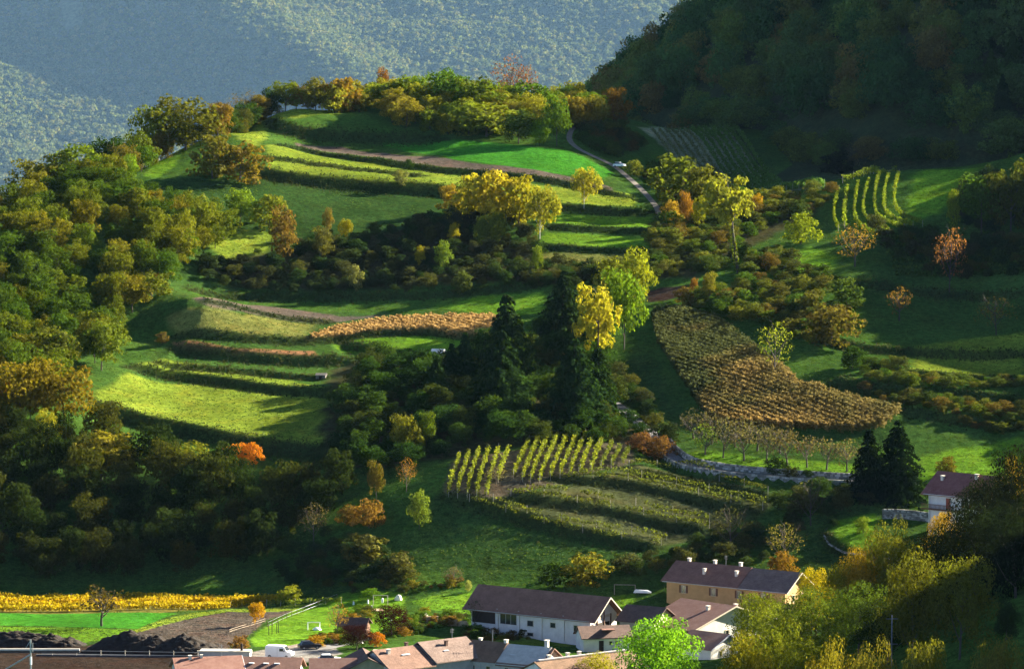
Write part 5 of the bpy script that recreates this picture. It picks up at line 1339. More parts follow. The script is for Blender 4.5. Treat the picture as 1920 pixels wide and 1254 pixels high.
WOOD_D = plain("dark_wood", (0.03, 0.02, 0.016), 0.85, 0.3, 2.0); TRIM = plain("pale_board", (0.50, 0.44, 0.34), 0.8, 0.15, 2.0); GLASS = plain("dark_glass", (0.02, 0.025, 0.03), 0.15, 0.1, 1.0, spec=0.6)
METAL = plain("grey_metal", (0.32, 0.33, 0.34), 0.5, 0.15, 2.0, metallic=0.6); WHITEP = plain("white_paint", (0.75, 0.76, 0.78), 0.45, 0.05, 1.0, spec=0.5); BLACK = plain("black_rubber", (0.015, 0.015, 0.016), 0.7)
CHIM = plain("chimney_plaster", (0.55, 0.50, 0.43), 0.9, 0.2, 2.0); CONC = plain("concrete", (0.36, 0.35, 0.33), 0.95, 0.2, 0.8); SHUT = plain("red_shutter", (0.24, 0.055, 0.03), 0.7, 0.15, 2.0)
def box(name, c, s, mat, parent, rz=0.0, bev=0.0):
    """box centred at c with full sizes s"""
    V = box_v(0, 0, 0, *s)
    o = link_mesh(name, V, BOX_F, mat, parent); o.location = c; o.rotation_euler = (0, 0, rz)
    if bev:
        md = o.modifiers.new("soft_edges", 'BEVEL'); md.width = bev; md.segments = 2
    return o
def roof_slab(name, L, W, eave, ridge, over, mat, parent, x0=0.0, x1=None, side=1.0, thick=0.16, gover=None):
    """gable roof over x0..x1; ridge at W*0.5*side"""
    x1 = L if x1 is None else x1; g = over if gover is None else gover
    ym = W * 0.5 * side; sf = (ridge - eave) / ym; sb = (ridge - eave) / (W - ym)
    prof = [(-over, eave - over * sf), (ym, ridge), (W + over, eave - over * sb)]
    ga = g if x0 == 0 else 0; gb = g if x1 == L else 0
    V = []
    for xx in (x0 - ga, x1 + gb):
        for y, z in prof: V.append((xx, y, z + thick + 0.02))
        for y, z in prof: V.append((xx, y, z + 0.02))
    F = [(0, 6, 7, 1), (1, 7, 8, 2), (3, 4, 10, 9), (4, 5, 11, 10), (0, 3, 9, 6), (2, 8, 11, 5), (0, 1, 4, 3), (1, 2, 5, 4), (6, 9, 10, 7), (7, 10, 11, 8)]
    return link_mesh(name, V, F, mat, parent)
def chimney(roof, x, y, z, s=0.55, h=1.1, mat=None):
    c = box("chimney", (x, y, z + h / 2 - 0.25), (s, s, h), mat or CHIM, roof)
    box("chimney_cap", (x, y, z + h - 0.19), (s * 1.35, s * 1.35, 0.1), mat or CHIM, roof)
    return c
def window(parent, x, z, w=0.9, h=1.2, wall='front', L=0, W=0, shutters=False, mat=None, name="window"):
    """a framed opening on one wall: frame stands proud, pane set back between"""
    if wall == 'front': e = (x, -0.03, z); sx, sy = w, 0.08; d = (1, 0)
    else: e = (L + 0.03, x, z); sx, sy = 0.08, w; d = (0, 1)
    fr = []
    for a, b, c, sw, sh in ((-w / 2, 0, 0, 0.09, h), (w / 2, 0, 0, 0.09, h), (0, 0, h / 2, w + 0.09, 0.09), (0, 0, -h / 2, w + 0.2, 0.1)):
        v = box_v(a * d[0], a * d[1], c, sw if d[0] else 0.1, 0.1 if d[0] else sw, sh); fr.append((v, BOX_F))
    V, F = merge(fr)
    o = link_mesh(name, V, F, mat or TRIM, parent); o.location = e
    box("pane", (0.0 if d[0] else -0.025, 0.025 if d[0] else 0.0, 0), (w if d[0] else 0.02, 0.02 if d[0] else w, h), GLASS, o)
    if shutters:
        for sgn in (-1, 1):
            box("shutter", (sgn * (w * 0.78) * d[0], sgn * (w * 0.78) * d[1], 0), (w * 0.48 if d[0] else 0.06, 0.06 if d[0] else w * 0.48, h), SHUT if shutters is True else shutters, o)
    return o
def door(parent, x, w, h, mat, wall='front', L=0, z=0.0):
    if wall == 'front': o = box("door", (x, -0.02, z + h / 2), (w, 0.07, h), mat, parent); box("handle", (w * 0.38, -0.05, -0.05), (0.12, 0.05, 0.05), METAL, o)
    else: o = box("door", (L + 0.02, x, z + h / 2), (0.07, w, h), mat, parent)
    return o
def house(name, label, px, D, rz, L, W, eave, ridge, roofm, wallm, over=0.7, side=1.0, sink=1.0, z=None, group=None, roofs=None, gover=None):
    if D is None: D = CAM_H / -ray(*px)[1]            # stands on the level valley floor
    a, b = ray(*px); X, Y = a * D, D
    zz = float(ground_z(X, Y)) if z is None else z
    e = empty(name, (X, Y, zz), rz, label, "house", group)
    ym = W * 0.5 * side
    V = [(0, 0, -sink), (L, 0, -sink), (L, W, -sink), (0, W, -sink), (0, 0, eave), (L, 0, eave), (L, W, eave), (0, W, eave), (0, ym, ridge - 0.02), (L, ym, ridge - 0.02)]
    F = [(0, 1, 5, 4), (2, 3, 7, 6), (1, 2, 6, 9, 5), (3, 0, 4, 8, 7), (0, 3, 2, 1), (4, 5, 9, 8), (6, 7, 8, 9)]
    link_mesh("wall", V, F, wallm, e)
    rf = []
    if roofs is None: rf.append(roof_slab("roof", L, W, eave, ridge, over, roofm, e, side=side, gover=gover))
    else:
        for (x0, x1, mt, up) in roofs:
            o = roof_slab("roof", L, W, eave + up, ridge + up, over, mt, e, x0, x1, side, gover=gover); rf.append(o)
    # timber verge boards on the right gable
    g = over if gover is None else gover
    sl = math.atan2(ridge - eave, ym)
    return e, rf[0]
def verge(parent, L, W, eave, ridge, over, mat, side=1.0, gover=None):
    g = over if gover is None else gover; ym = W * 0.5 * side; sf = (ridge - eave) / ym; sb = (ridge - eave) / (W - ym); x = L + g + 0.03
    V = []
    for xx in (x - 0.04, x + 0.04):
        V += [(xx, -over, eave - over * sf + 0.16), (xx, ym, ridge + 0.17), (xx, W + over, eave - over * sb + 0.16), (xx, W + over, eave - over * sb - 0.1), (xx, ym, ridge - 0.1), (xx, -over, eave - over * sf - 0.1)]
    F = [(0, 1, 4, 5), (1, 2, 3, 4), (11, 10, 7, 6), (10, 9, 8, 7), (0, 6, 7, 1), (1, 7, 8, 2), (5, 4, 10, 11), (4, 3, 9, 10)]
    return link_mesh("verge_board", V, F, mat, parent)

# ------------------------------------------------------------------ the long barn
L_, W_ = 27.5, 9.0
bz, br = house("barn", "long white barn with brown tiled roof and open gable end", (884, 1166), 612, R(-35), L_, W_, 4.4, 7.9, T_BROWN, W_WHITE, 0.9, gover=1.6)
verge(bz, L_, W_, 4.4, 7.9, 0.9, TRIM, gover=1.6)
for x in (6.2, 11.2, 16.4, 21.5):
    box("pilaster", (x, -0.1, 2.0), (0.35, 0.25, 4.9), W_WHITE, bz)
box("open_bay", (2.9, -0.02, 2.9), (5.4, 0.06, 2.9), WOOD_D, bz)
w_ = window(bz, 8.7, 2.9, 3.6, 2.3, mat=WOOD_D)
for dx in (-0.6, 0.6): box("mullion", (dx, -0.04, 0), (0.1, 0.06, 2.3), METAL, w_)
window(bz, 13.8, 2.3, 1.4, 1.1); window(bz, 13.8, 0.2, 1.4, 0.7); window(bz, 24.4, 2.3, 1.3, 1.1); window(bz, 19.0, 2.4, 1.2, 1.0)
for y, h in ((2.2, 3.5), (4.5, 5.5), (6.8, 3.8)): box("brace", (L_ + 0.12, y, h / 2 + 0.8), (0.18, 0.18, h), WOOD, bz)
box("barn_door", (L_ + 0.05, 4.4, 1.5), (0.08, 4.0, 3.4), WOOD_D, bz)
box("gable_arch", (L_ + 0.06, 4.5, 4.3), (0.09, 5.2, 0.5), TRIM, bz)

# ------------------------------------------------------------------ ochre house behind
Lo, Wo = 27.5, 9.5
oh, orf = house("ochre_house", "ochre yellow house with long tiled roof and five chimneys", (1250, 1124), 633, R(-36), Lo, Wo, 4.4, 7.3, T_BROWN, W_YEL, 0.9, z=1.2, sink=3, roofs=[(0, 17.0, T_BROWN, 0.0), (17.03, Lo, T_GREY, -0.12)])
verge(oh, Lo, Wo, 4.28, 7.18, 0.9, TRIM)
for x, y, z in ((2.0, 5.2, 6.9), (8.2, 5.0, 7.0), (14.2, 5.0, 7.0), (7.6, 2.0, 5.6), (15.0, 2.2, 5.7)): chimney(orf, x, y, z, 0.55, 1.35)
for x in (4.0, 11.0, 17.0, 22.5): window(oh, x, 2.6, 1.0, 1.5, shutters=WOOD)
window(oh, 7.5, -0.2, 1.0, 1.2); window(oh, 14.0, -0.2, 1.0, 1.2); door(oh, 19.5, 1.2, 2.2, WOOD, z=-1)
window(oh, 3.0, 2.4, 0.9, 1.3, 'right', Lo); window(oh, 6.5, 2.4, 0.9, 1.3, 'right', Lo)
# lower roof leaning on its right half
lr, lrf = house("stone_annex", "low stone tiled annex stepping down beside the ochre house", (1392, 1120), 616, R(-30), 11, 8, 2.8, 5.0, T_GREY, W_STONE, 0.6)
chimney(lrf, 2.0, 2.0, 3.8, 0.5, 1.0); chimney(lrf, 5.0, 2.5, 4.0, 0.5, 1.1); window(lr, 6, 1.6, 0.8, 0.9)

# ------------------------------------------------------------------ red roofed house with white gable, and its grey green neighbour
Lr, Wr = 12.5, 22.0
rh, rrf = house("red_roofed_house", "white gabled house under a broad dull red roof", (1208, 1168), 600, R(-47), Lr, Wr, 4.3, 7.6, T_RED, W_WHITE, 0.9, sink=2)
verge(rh, Lr, Wr, 4.3, 7.6, 0.9, TRIM)
box("timber_front", (Lr * 0.55, -0.06, 1.6), (Lr * 0.86, 0.1, 4.8), WOOD_D, rh)
chimney(rrf, 9.0, 8.0, 6.6, 0.6, 1.2); chimney(rrf, 10.5, 14.0, 6.4, 0.6, 1.3)
for y in (5.0, 9.5, 14.0): window(rh, y, 2.6, 0.9, 1.3, 'right', Lr)
gh, grf = house("grey_green_house", "tall grey green house wall under a dark hipped roof", (1162, 1183), 597, R(-30), 7.2, 8.0, 5.3, 7.4, T_DARK, W_GREEN, 0.7, sink=2)
window(gh, 5.2, 3.4, 0.8, 1.0)

# ------------------------------------------------------------------ house on the right with balcony
Lh, Wh = 14.0, 9.0
hr, hrf = house("hillside_house", "white house with purple brown roof, red shutters and wooden balcony", (1741, 962), 655, R(-44), Lh, Wh, 8.2, 11.6, T_PURP, W_WHITE, 1.2, z=12.6, sink=4)
chimney(hrf, 1.6, 2.6, 9.7, 0.6, 1.6); chimney(hrf, 9.5, 3.5, 10.6, 0.6, 1.5)
door(hr, 5.0, 1.2, 2.3, SHUT, z=4.6); window(hr, 9.6, 6.0, 1.1, 1.5, shutters=True); window(hr, 2.2, 1.8, 0.9, 1.0)
bal = box("balcony", (3.6, -0.75, 4.45), (9.0, 1.4, 0.16), WOOD, hr)
rail = []
for k in range(28): rail.append((box_v(-4.4 + k * 0.326, -0.62, 0.55, 0.12, 0.04, 0.95), BOX_F))
rail.append((box_v(0, -0.62, 1.06, 9.0, 0.09, 0.09), BOX_F)); rail.append((box_v(-4.45, 0, 1.06, 0.08, 1.3, 0.09), BOX_F)); rail.append((box_v(0, -0.62, 0.12, 9.0, 0.06, 0.12), BOX_F))
v, f = merge(rail); link_mesh("railing", v, f, WOOD, bal)
box("downpipe", (0.35, -0.1, 4.2), (0.12, 0.12, 8.0), METAL, hr)
stone_wall("stone_wall", "stone terrace wall beside the balcony house", path([(1654,972),(1700,972),(1745,978)], 1.0), 2.1, 0.0, 0.45, 2.0)

# ------------------------------------------------------------------ roofs along the bottom edge
fa, fr_ = house("gabled_house", "brown gabled house at the bottom with its gable towards us", (741, 1288), None, R(90 + 8), 10, 9.2, 2.6, 4.9, T_DARK, plain("drab_plaster", (0.27, 0.24, 0.16), 0.9, 0.2, 0.8), 0.7, sink=2)
verge_f = box("attic_vent", (-0.05, 4.6, 2.6), (0.06, 1.6, 1.0), WOOD_D, fa); chimney(fr_, 7.5, 2.6, 4.0, 0.6, 1.3)
fb, fbr = house("pink_roofed_house", "house under a faded pink roof rising towards the middle", (735, 1292), None, R(38), 19, 10, 3.2, 5.8, T_PINK, W_GREY, 0.6, sink=2, roofs=[(0, 9.0, T_PINK, 0), (9.03, 19, T_GREY, 0.45)])
chimney(fbr, 2.0, 3.8, 5.0, 0.55, 1.2); chimney(fbr, 7.0, 5.5, 5.6, 0.5, 1.1, T_DARK); chimney(fbr, 14.0, 3.4, 5.3, 0.5, 1.3, T_DARK)
box("skylight", (13.0, 2.2, 4.95), (1.0, 0.7, 0.12), WHITEP, fbr); box("skylight", (5.0, 3.0, 4.95), (1.6, 0.7, 0.14), WHITEP, fbr)
fc, fcr = house("old_row_house", "old grey walled house row under mossy tiles at the bottom", (845, 1268), None, R(-28), 17.5, 8.5, 3.4, 5.9, T_OLD, W_GREY, 0.6, sink=2, roofs=[(0, 9.0, T_OLD, 0), (9.03, 17.5, T_PINK, -0.3)])
chimney(fcr, 3.4, 4.6, 5.6, 0.5, 1.0); chimney(fcr, 8.6, 4.3, 5.6, 0.55, 1.1); chimney(fcr, 16.5, 4.4, 5.3, 0.6, 1.9); box("skylight", (11.2, 2.2, 4.45), (0.9, 0.7, 0.12), WHITEP, fcr); box("skylight", (12.4, 2.9, 4.75), (0.9, 0.6, 0.12), WHITEP, fcr)
for x in (1.6, 4.4, 7.4, 11.0, 14.0): window(fc, x, 1.9, 0.8, 1.1)
box("downpipe", (6.0, -0.12, 1.2), (0.1, 0.1, 4.6), METAL, fc)
fd, fdr = house("long_wall_house", "house with long white topped wall and mossy roof at the bottom", (1035, 1296), None, R(36), 20, 9, 3.0, 5.0, T_OLD, W_WHITE, 0.5, sink=2)
for x, m in ((3.0, None), (7.0, None), (9.5, None)): chimney(fdr, x, 4.9, 4.6, 0.5, 1.5, m)
box("wall_coping", (10.0, 4.5, 5.3), (19.0, 0.5, 0.22), plain("pale_coping", (0.45, 0.42, 0.42)), fdr)
fe, fer = house("small_dark_house", "small house with dark roof and white side wall below the barn", (1094, 1212), 588, R(12), 9.0, 6.0, 2.6, 4.2, T_DARK, W_WHITE, 0.5, sink=2)
door(fe, 3.4, 0.9, 2.0, WOOD_D); window(fe, 5.2, 1.5, 0.6, 0.7); window(fe, 6.3, 1.5, 0.6, 0.7); box("red_dormer", (5.0, 1.6, 3.8), (2.4, 2.0, 0.18), T_RED, fer)
fg, fgr = house("brown_cottage", "low brown roofed cottage in front of the white gable", (1270, 1224), None, R(-40), 7.5, 10, 2.6, 4.6, T_RED, W_WHITE, 0.6, sink=2)
verge(fg, 7.5, 10, 2.6, 4.6, 0.6, WHITEP); window(fg, 3.0, 1.4, 0.8, 1.0, 'right', 7.5); window(fg, 6.5, 1.4, 0.8, 1.0, 'right', 7.5)
fh, fhr = house("red_shed_house", "red roof with white edges at the bottom left", (335, 1290), None, R(14), 11, 8, 2.4, 4.3, T_RED, W_GREY, 0.5, sink=2)
verge(fh, 11, 8, 2.4, 4.3, 0.5, WHITEP); chimney(fhr, 2.5, 3.6, 4.0, 0.5, 1.0); chimney(fhr, 4.5, 3.8, 4.1, 0.4, 0.9)
fi, fir = house("maroon_roofed_house", "maroon hipped roof beside the white car at the bottom", (586, 1292), None, R(4), 7.0, 6, 2.2, 4.3, T_RED, W_GREY, 0.6, sink=2)
fk, fkr = house("tiled_low_house", "low tiled roof with skylights at the bottom below the van", (425, 1284), None, R(-6), 12, 7, 2.2, 4.0, T_BROWN, W_GREY, 0.6, sink=2)
for x in (4.0, 6.5, 8.4): box("skylight", (x, 1.8, 3.35), (0.9, 0.6, 0.12), WHITEP, fkr)
fl = empty("flat_roofed_annex", tuple(hit(372, 1240)), R(-4), "grey flat roofed annex with white parapet beside the street", "house")
box("wall", (4.6, 1.5, 0.6), (9.2, 3.0, 2.4), W_GREY, fl); box("parapet", (4.6, -0.05, 1.9), (9.6, 0.3, 0.22), TRIM, fl); box("flat_roof", (4.6, 1.6, 1.86), (9.0, 2.8, 0.1), CONC, fl); box("chimney", (7.6, 1.2, 2.5), (0.4, 0.4, 1.3), WOOD_D, fl)
# sheds
sh, shr = house("garden_shed", "dark roofed garden shed on the lit lawn", (633, 1176), 600, R(-14), 5.4, 3.4, 2.0, 3.0, T_DARK, WOOD, 0.4, sink=1)
box("post", (5.6, -0.3, 0.9), (0.16, 0.16, 2.0), TRIM, sh)
ws, wsr = house("white_shed", "tiny white shed above the dark wood at mid slope", (808, 678), 788, R(-20), 3.0, 2.4, 2.4, 3.0, plain("white_sheet_roof", (0.7, 0.7, 0.68)), W_WHITE, 0.2, sink=1); door(ws, 1.2, 0.8, 1.1, WOOD_D)
hu, hur = house("stone_hut", "small stone hut with a dark doorway on the left terraces", (592, 710), 786, R(-10), 2.4, 2.0, 1.0, 1.4, plain("hut_stone", (0.13, 0.12, 0.11), 0.95, 0.4, 1.5), plain("hut_stone", (0.13, 0.12, 0.11)), 0.15, sink=1); door(hu, 1.2, 0.8, 0.9, WOOD_D)

# ------------------------------------------------------------------ vehicles
def wheel(parent, x, y, r, w=0.22):
    V, F = tube([(0, -w / 2, 0), (0, w / 2, 0)], [r, r], 14); n = 14
    F = F + [tuple(range(n))[::-1], tuple(range(n, 2 * n))]
    o = link_mesh("wheel", [tuple(v) for v in V], F, BLACK, parent); o.location = (x, y, r)
    V, F = tube([(0, -w / 2 - 0.015, 0), (0, w / 2 + 0.015, 0)], [r * 0.55] * 2, 10); F = F + [tuple(range(10))[::-1], tuple(range(10, 20))]
    link_mesh("rim", [tuple(v) for v in V], F, METAL, o)
def extrude_profile(name, prof, w, mat, parent, taper=0.0, zt=1.2):
    """side profile (x, z) swept across the width w; upper parts lean inwards by taper"""
    n = len(prof); V = []
    for s in (-1, 1):
        for x, z in prof: V.append((x, s * (w / 2 - taper * max(0.0, z - zt)), z))
    F = [tuple(range(n)), tuple(range(n, 2 * n))[::-1]] + [(i, i + n, (i + 1) % n + n, (i + 1) % n) for i in range(n)]
    o = link_mesh(name, V, F, mat, parent); md = o.modifiers.new("soft_edges", 'BEVEL'); md.width = 0.06; md.segments = 2
    return o
pv_ = hit(500, 1233); rzv = R(-14)
van = empty("van", (pv_[0], pv_[1], pv_[2] + 0.1), rzv, "white panel van parked on the drive by the street", "van")
extrude_profile("body", [(0, 0.35), (0, 2.15), (0.15, 2.3), (3.2, 2.3), (3.45, 2.2), (4.1, 1.35), (4.85, 1.15), (4.95, 0.8), (4.95, 0.35)], 1.95, WHITEP, van, 0.12)
box("windscreen", (3.80, 0, 1.78), (0.9, 1.6, 0.04), GLASS, van).rotation_euler = (0, R(52), 0)
for s in (-1, 1):
    box("side_window", (3.05, s * 0.93, 1.62), (0.75, 0.03, 0.5), GLASS, van); box("headlight", (4.86, s * 0.72, 0.95), (0.18, 0.3, 0.2), plain("lamp_glass", (0.6, 0.6, 0.6), 0.2), van)
    box("mirror", (3.6, s * 1.08, 1.45), (0.12, 0.18, 0.26), BLACK, van)
box("bumper", (4.93, 0, 0.5), (0.16, 1.9, 0.25), BLACK, van); box("door_seam", (2.3, -0.985, 1.2), (0.03, 0.02, 1.6), METAL, van)
for x in (0.85, 4.0):
    for s in (-0.86, 0.86): wheel(van, x, s, 0.34)
def car(px, rz, col, label, name="car"):
    p = hit(*px); c = empty(name, (p[0], p[1], p[2] + 0.1), rz, label, "car")
    extrude_profile("body", [(0, 0.3), (0, 0.85), (0.25, 0.95), (1.0, 0.98), (3.2, 0.95), (4.1, 0.8), (4.15, 0.3)], 1.7, col, c)
    extrude_profile("cabin", [(0.3, 0.94), (0.65, 1.45), (2.2, 1.48), (2.95, 0.94)], 1.5, GLASS, c, 0.2, 0.9)
    extrude_profile("car_roof", [(0.6, 1.44), (0.7, 1.53), (2.15, 1.54), (2.25, 1.44)], 1.34, col, c)
    for x in (0.8, 3.3):
        for s in (-0.75, 0.75): wheel(c, x, s, 0.31, 0.2)
    for s in (-1, 1): box("headlight", (4.1, s * 0.6, 0.68), (0.1, 0.28, 0.14), plain("lamp_glass", (0.6, 0.6, 0.6), 0.2), c)
    return c
cc_ = car((1152, 314), R(-38), WHITEP, "white car parked beside the upper hill lane")
car((596, 1243), R(3), WHITEP, "white car behind the maroon hipped roof")
car((560, 1218), R(20), plain("dark_paint", (0.02, 0.022, 0.03), 0.3), "dark car just behind the white van")
pc = hit(1052, 1183); cv = empty("trailer", (pc[0], pc[1], pc[2]), R(-12), "low trailer with white sheet cover in front of the barn", "trailer")
box("bed", (2.0, 0, 0.75), (4.0, 1.9, 0.5), plain("dark_paint", (0.02, 0.022, 0.03), 0.3), cv); box("cover", (2.0, 0, 1.25), (4.2, 2.1, 0.12), WHITEP, cv, bev=0.04); box("drawbar", (4.6, 0, 0.6), (1.4, 0.1, 0.1), METAL, cv)
for x in (1.2, 2.2):
    for s in (-0.9, 0.9): wheel(cv, x, s, 0.3)

# ------------------------------------------------------------------ garden: frames, fence, figures, furniture
def pipe(name, P, r, mat, parent):
    V, F = tube(P, [r] * len(P), 6); return link_mesh(name, [tuple(v) for v in V], F, mat, parent)
def frame(px, w, h, rz, label, name="swing_stand", mat=None, depth=0.0):
    p = hit(*px); e = empty(name, tuple(p), rz, label, "swing frame"); mat = mat or TRIM
    pipe("upright", [(0, 0, -0.1), (0, 0, h)], 0.09, mat, e); pipe("upright", [(w, 0, -0.1), (w, 0, h)], 0.09, mat, e); pipe("crossbar", [(-0.1, 0, h), (w / 2, 0, h + 0.02), (w + 0.1, 0, h)], 0.08, mat, e)
    if depth:
        pipe("stay", [(0, 0, h), (0, depth, 0)], 0.05, mat, e); pipe("stay", [(w, 0, h), (w, depth, 0)], 0.05, mat, e)
    return e
frame((700,1134), 2.9, 2.0, R(-6), "pale wooden swing frame on the sandy patch"); frame((577,1180), 2.3, 1.4, R(4), "small white goal on the lit lawn", "goal", WHITEP, 1.0)
def lump(name, label, cat, px, r, h, mat, seed, group=None, D=None):
    p = hit(*px); rr_ = np.random.default_rng(seed); V = []; F = []; n, m = 9, 5
    for i in range(m + 1):
        a = math.pi * 0.5 * i / m
        for j in range(n):
            t = 2 * math.pi * j / n; k = 1 + 0.18 * rr_.normal() * (i < m)
            V.append((math.cos(t) * r * math.cos(a) * k, math.sin(t) * r * math.cos(a) * k, h * math.sin(a) * (1 + 0.06 * rr_.normal()) - 0.05))
    F = [(i * n + j, i * n + (j + 1) % n, (i + 1) * n + (j + 1) % n, (i + 1) * n + j) for i in range(m) for j in range(n)]
    o = link_mesh(name, V, F, mat, None, smooth=True); o.location = tuple(p); return tag(o, label, cat, group)
bg_ = hit(717, 1135); hb_ = empty("hanging_bag", (bg_[0], bg_[1], bg_[2]), 0, "white bag hanging from the wooden swing frame", "bag")
V, F = tube([(0, 0, 0.55), (0, 0, 0.7), (0, 0, 1.3), (0, 0, 1.5), (0, 0, 1.56)], [0.14, 0.24, 0.25, 0.15, 0.03], 10); link_mesh("bag", [tuple(v) for v in V], F + [tuple(range(10))[::-1]], WHITEP, hb_, smooth=True); pipe("rope", [(0, 0, 1.5), (0, 0, 2.0)], 0.03, WOOD, hb_)
def figure(px, label, h=0.95):
    p = hit(*px); e = empty("garden_figure", tuple(p), 0, label, "statue")
    V, F = tube([(0, 0, -0.05), (0, 0, 0.08), (0, 0, h * 0.35), (0, 0, h * 0.62), (0, 0, h * 0.74)], [0.2, 0.18, 0.15, 0.17, 0.07], 9); link_mesh("body", [tuple(v) for v in V], F, WHITEP, e, smooth=True)
    V, F = tube([(0, 0, h * 0.72), (0, 0, h * 0.8), (0, 0, h * 0.93), (0, 0, h)], [0.05, 0.11, 0.11, 0.03], 9); link_mesh("head", [tuple(v) for v in V], F + [tuple(range(27, 36))], plain("pale_pink", (0.6, 0.45, 0.42)), e, smooth=True)
figure((690,1131), "small white garden figure left of the swing frame"); figure((663,1133), "greyish garden figure farther left of the swing frame", 0.8)
LIMEST = plain("pale_stone", (0.62, 0.58, 0.50), 0.9, 0.2, 1.5, 0.03)
lump("boulder", "pale round boulder at the swing frame's left post", "boulder", (697,1138), 0.32, 0.45, LIMEST, 1); lump("white_shrub", "white flowering bush right of the swing frame", "shrub", (747,1124), 0.75, 1.1, plain("white_bloom", (0.7, 0.66, 0.56), 0.9, 0.3, 3, 0.1), 2)
lump("sheet_heap", "white covered heap on the lawn beside the goal", "heap", (594,1180), 0.75, 0.6, WHITEP, 3); lump("sheet_heap", "large white covered heap left of the barn", "heap", (795,1156), 0.9, 0.9, LIMEST, 4)
lump("sheet_heap", "pale heap of boards beside the barn's left end", "heap", (868,1172), 1.3, 1.0, plain("pale_planks", (0.5, 0.36, 0.2)), 5); lump("sand_heap", "sandy patch under the swing frame", "sand", (705,1143), 1.6, 0.25, plain("sand", (0.42, 0.27, 0.17)), 6)
lump("sheet_heap", "small white bale on the lawn above the street", "heap", (733,1163), 0.25, 0.3, WHITEP, 7); lump("sheet_heap", "white round lump at the street corner beside the purple tree", "heap", (678,1206), 0.3, 0.4, WHITEP, 8)
tb_ = hit(628, 1205); t_ = empty("garden_table", tuple(tb_), R(20), "garden table with pale top near the smaller purple tree", "table"); box("top", (0, 0, 0.74), (1.8, 0.8, 0.06), TRIM, t_)
for sx in (-0.75, 0.75):
    for sy in (-0.3, 0.3): box("leg", (sx, sy, 0.36), (0.07, 0.07, 0.72), WOOD, t_)
for i, (x, y) in enumerate(((504,1190),(510,1189),(519,1187),(522,1186))):
    p = hit(x, y); o = pipe("clothes_post", [(0, 0, -0.1), (0, 0, 1.9 + 0.2 * (i % 2))], 0.07, WOOD_D, None); o.location = tuple(p); tag(o, ["leftmost", "second", "third", "rightmost"][i] + " of four dark posts on the garden lawn", "post", "dark posts on the garden lawn")
OLDW = plain("weathered_wood", (0.24, 0.19, 0.14), 0.9, 0.3, 2.0)
fe_p = path([(430,1188),(470,1174),(497,1167)], 2.0); fz = empty("wooden_fence", (fe_p[0][0], fe_p[0][1], float(ground_z(*fe_p[0]))), 0, "pale rail fence at the corner of the ploughed field", "fence"); o0 = np.array(fz.location)
for q in fe_p: box("post", (q[0] - o0[0], q[1] - o0[1], float(ground_z(*q)) - o0[2] + 0.35), (0.1, 0.1, 0.9), OLDW, fz)
for hh in (0.4, 0.8): pipe("rail", [(q[0] - o0[0], q[1] - o0[1], float(ground_z(*q)) - o0[2] + hh) for q in fe_p], 0.045, OLDW, fz)
def wire_fence(pts, label, n_step, h, mat):
    P = path(pts, n_step); e = empty("wire_fence", (P[0][0], P[0][1], float(ground_z(*P[0]))), 0, label, "fence"); o0 = np.array(e.location); me = None
    for q in P:
        o = box("post", (q[0] - o0[0], q[1] - o0[1], float(ground_z(*q)) - o0[2] + h / 2), (0.09, 0.09, h), mat, e)
    for hh in (0.35, 0.95): pipe("wire", [(q[0] - o0[0], q[1] - o0[1], float(ground_z(*q)) - o0[2] + h * hh) for q in P], 0.02, METAL, e)
wire_fence([(502,1176),(560,1150),(600,1135),(632,1123)], "thin fence along the upper edge of the garden lawn", 3.0, 1.1, WOOD)

# ------------------------------------------------------------------ earth heaps and railway edge at lower left
SOIL = plain("dark_earth", (0.020, 0.014, 0.011), 0.95, 0.4, 1.2, 0.08)
def heap(label, px, sx, sy, h, seed, rz=0.0):
    p = hit(*px); r = np.random.default_rng(seed); n = 44; V = []; F = []
    for i in range(n):
        for j in range(n):
            u = (i / (n - 1) - 0.5) * 2; v = (j / (n - 1) - 0.5) * 2; d = math.hypot(u, v)
            k = max(0.0, 1 - d) ** 0.85
            z = h * k * (1 + 0.5 * float(fbm(np.array(u * 3.0), np.array(v * 3.0), 0.9, 3, seed))) + (1.1 * float(fbm(np.array(u * 9.0), np.array(v * 9.0), 0.9, 3, seed + 3)) + 0.6 * float(fbm(np.array(u * 22.0), np.array(v * 22.0), 0.9, 2, seed + 5))) * min(1.0, k * 3) - 0.25 * (d > 0.97)
            V.append((u * sx, v * sy, z))
    F = [(i * n + j, (i + 1) * n + j, (i + 1) * n + j + 1, i * n + j + 1) for i in range(n - 1) for j in range(n - 1)]
    o = link_mesh("earth_heap", V, F, SOIL, None, smooth=True); o.location = (p[0], p[1], p[2] - 0.1); o.rotation_euler = (0, 0, rz)
    tag(o, label, "earth heap")
heap("long dark earth heap at the left frame edge", (30,1207), 11.0, 3.4, 2.6, 1); heap("right shoulder of the left dark earth heap", (95,1208), 7.0, 3.2, 2.2, 2); heap("tall pointed earth heap below the ploughed field", (246,1217), 8.5, 4.0, 3.6, 3)
heap("lower earth heap between the two pointed ones", (290,1219), 8.0, 3.5, 2.6, 4); heap("second pointed earth heap nearer the street", (345,1221), 8.0, 4.0, 3.3, 5)
def beam(name, a, b, w, mat, parent): return pipe(name, [a, ((a[0] + b[0]) / 2, (a[1] + b[1]) / 2, (a[2] + b[2]) / 2), b], w, mat, parent)
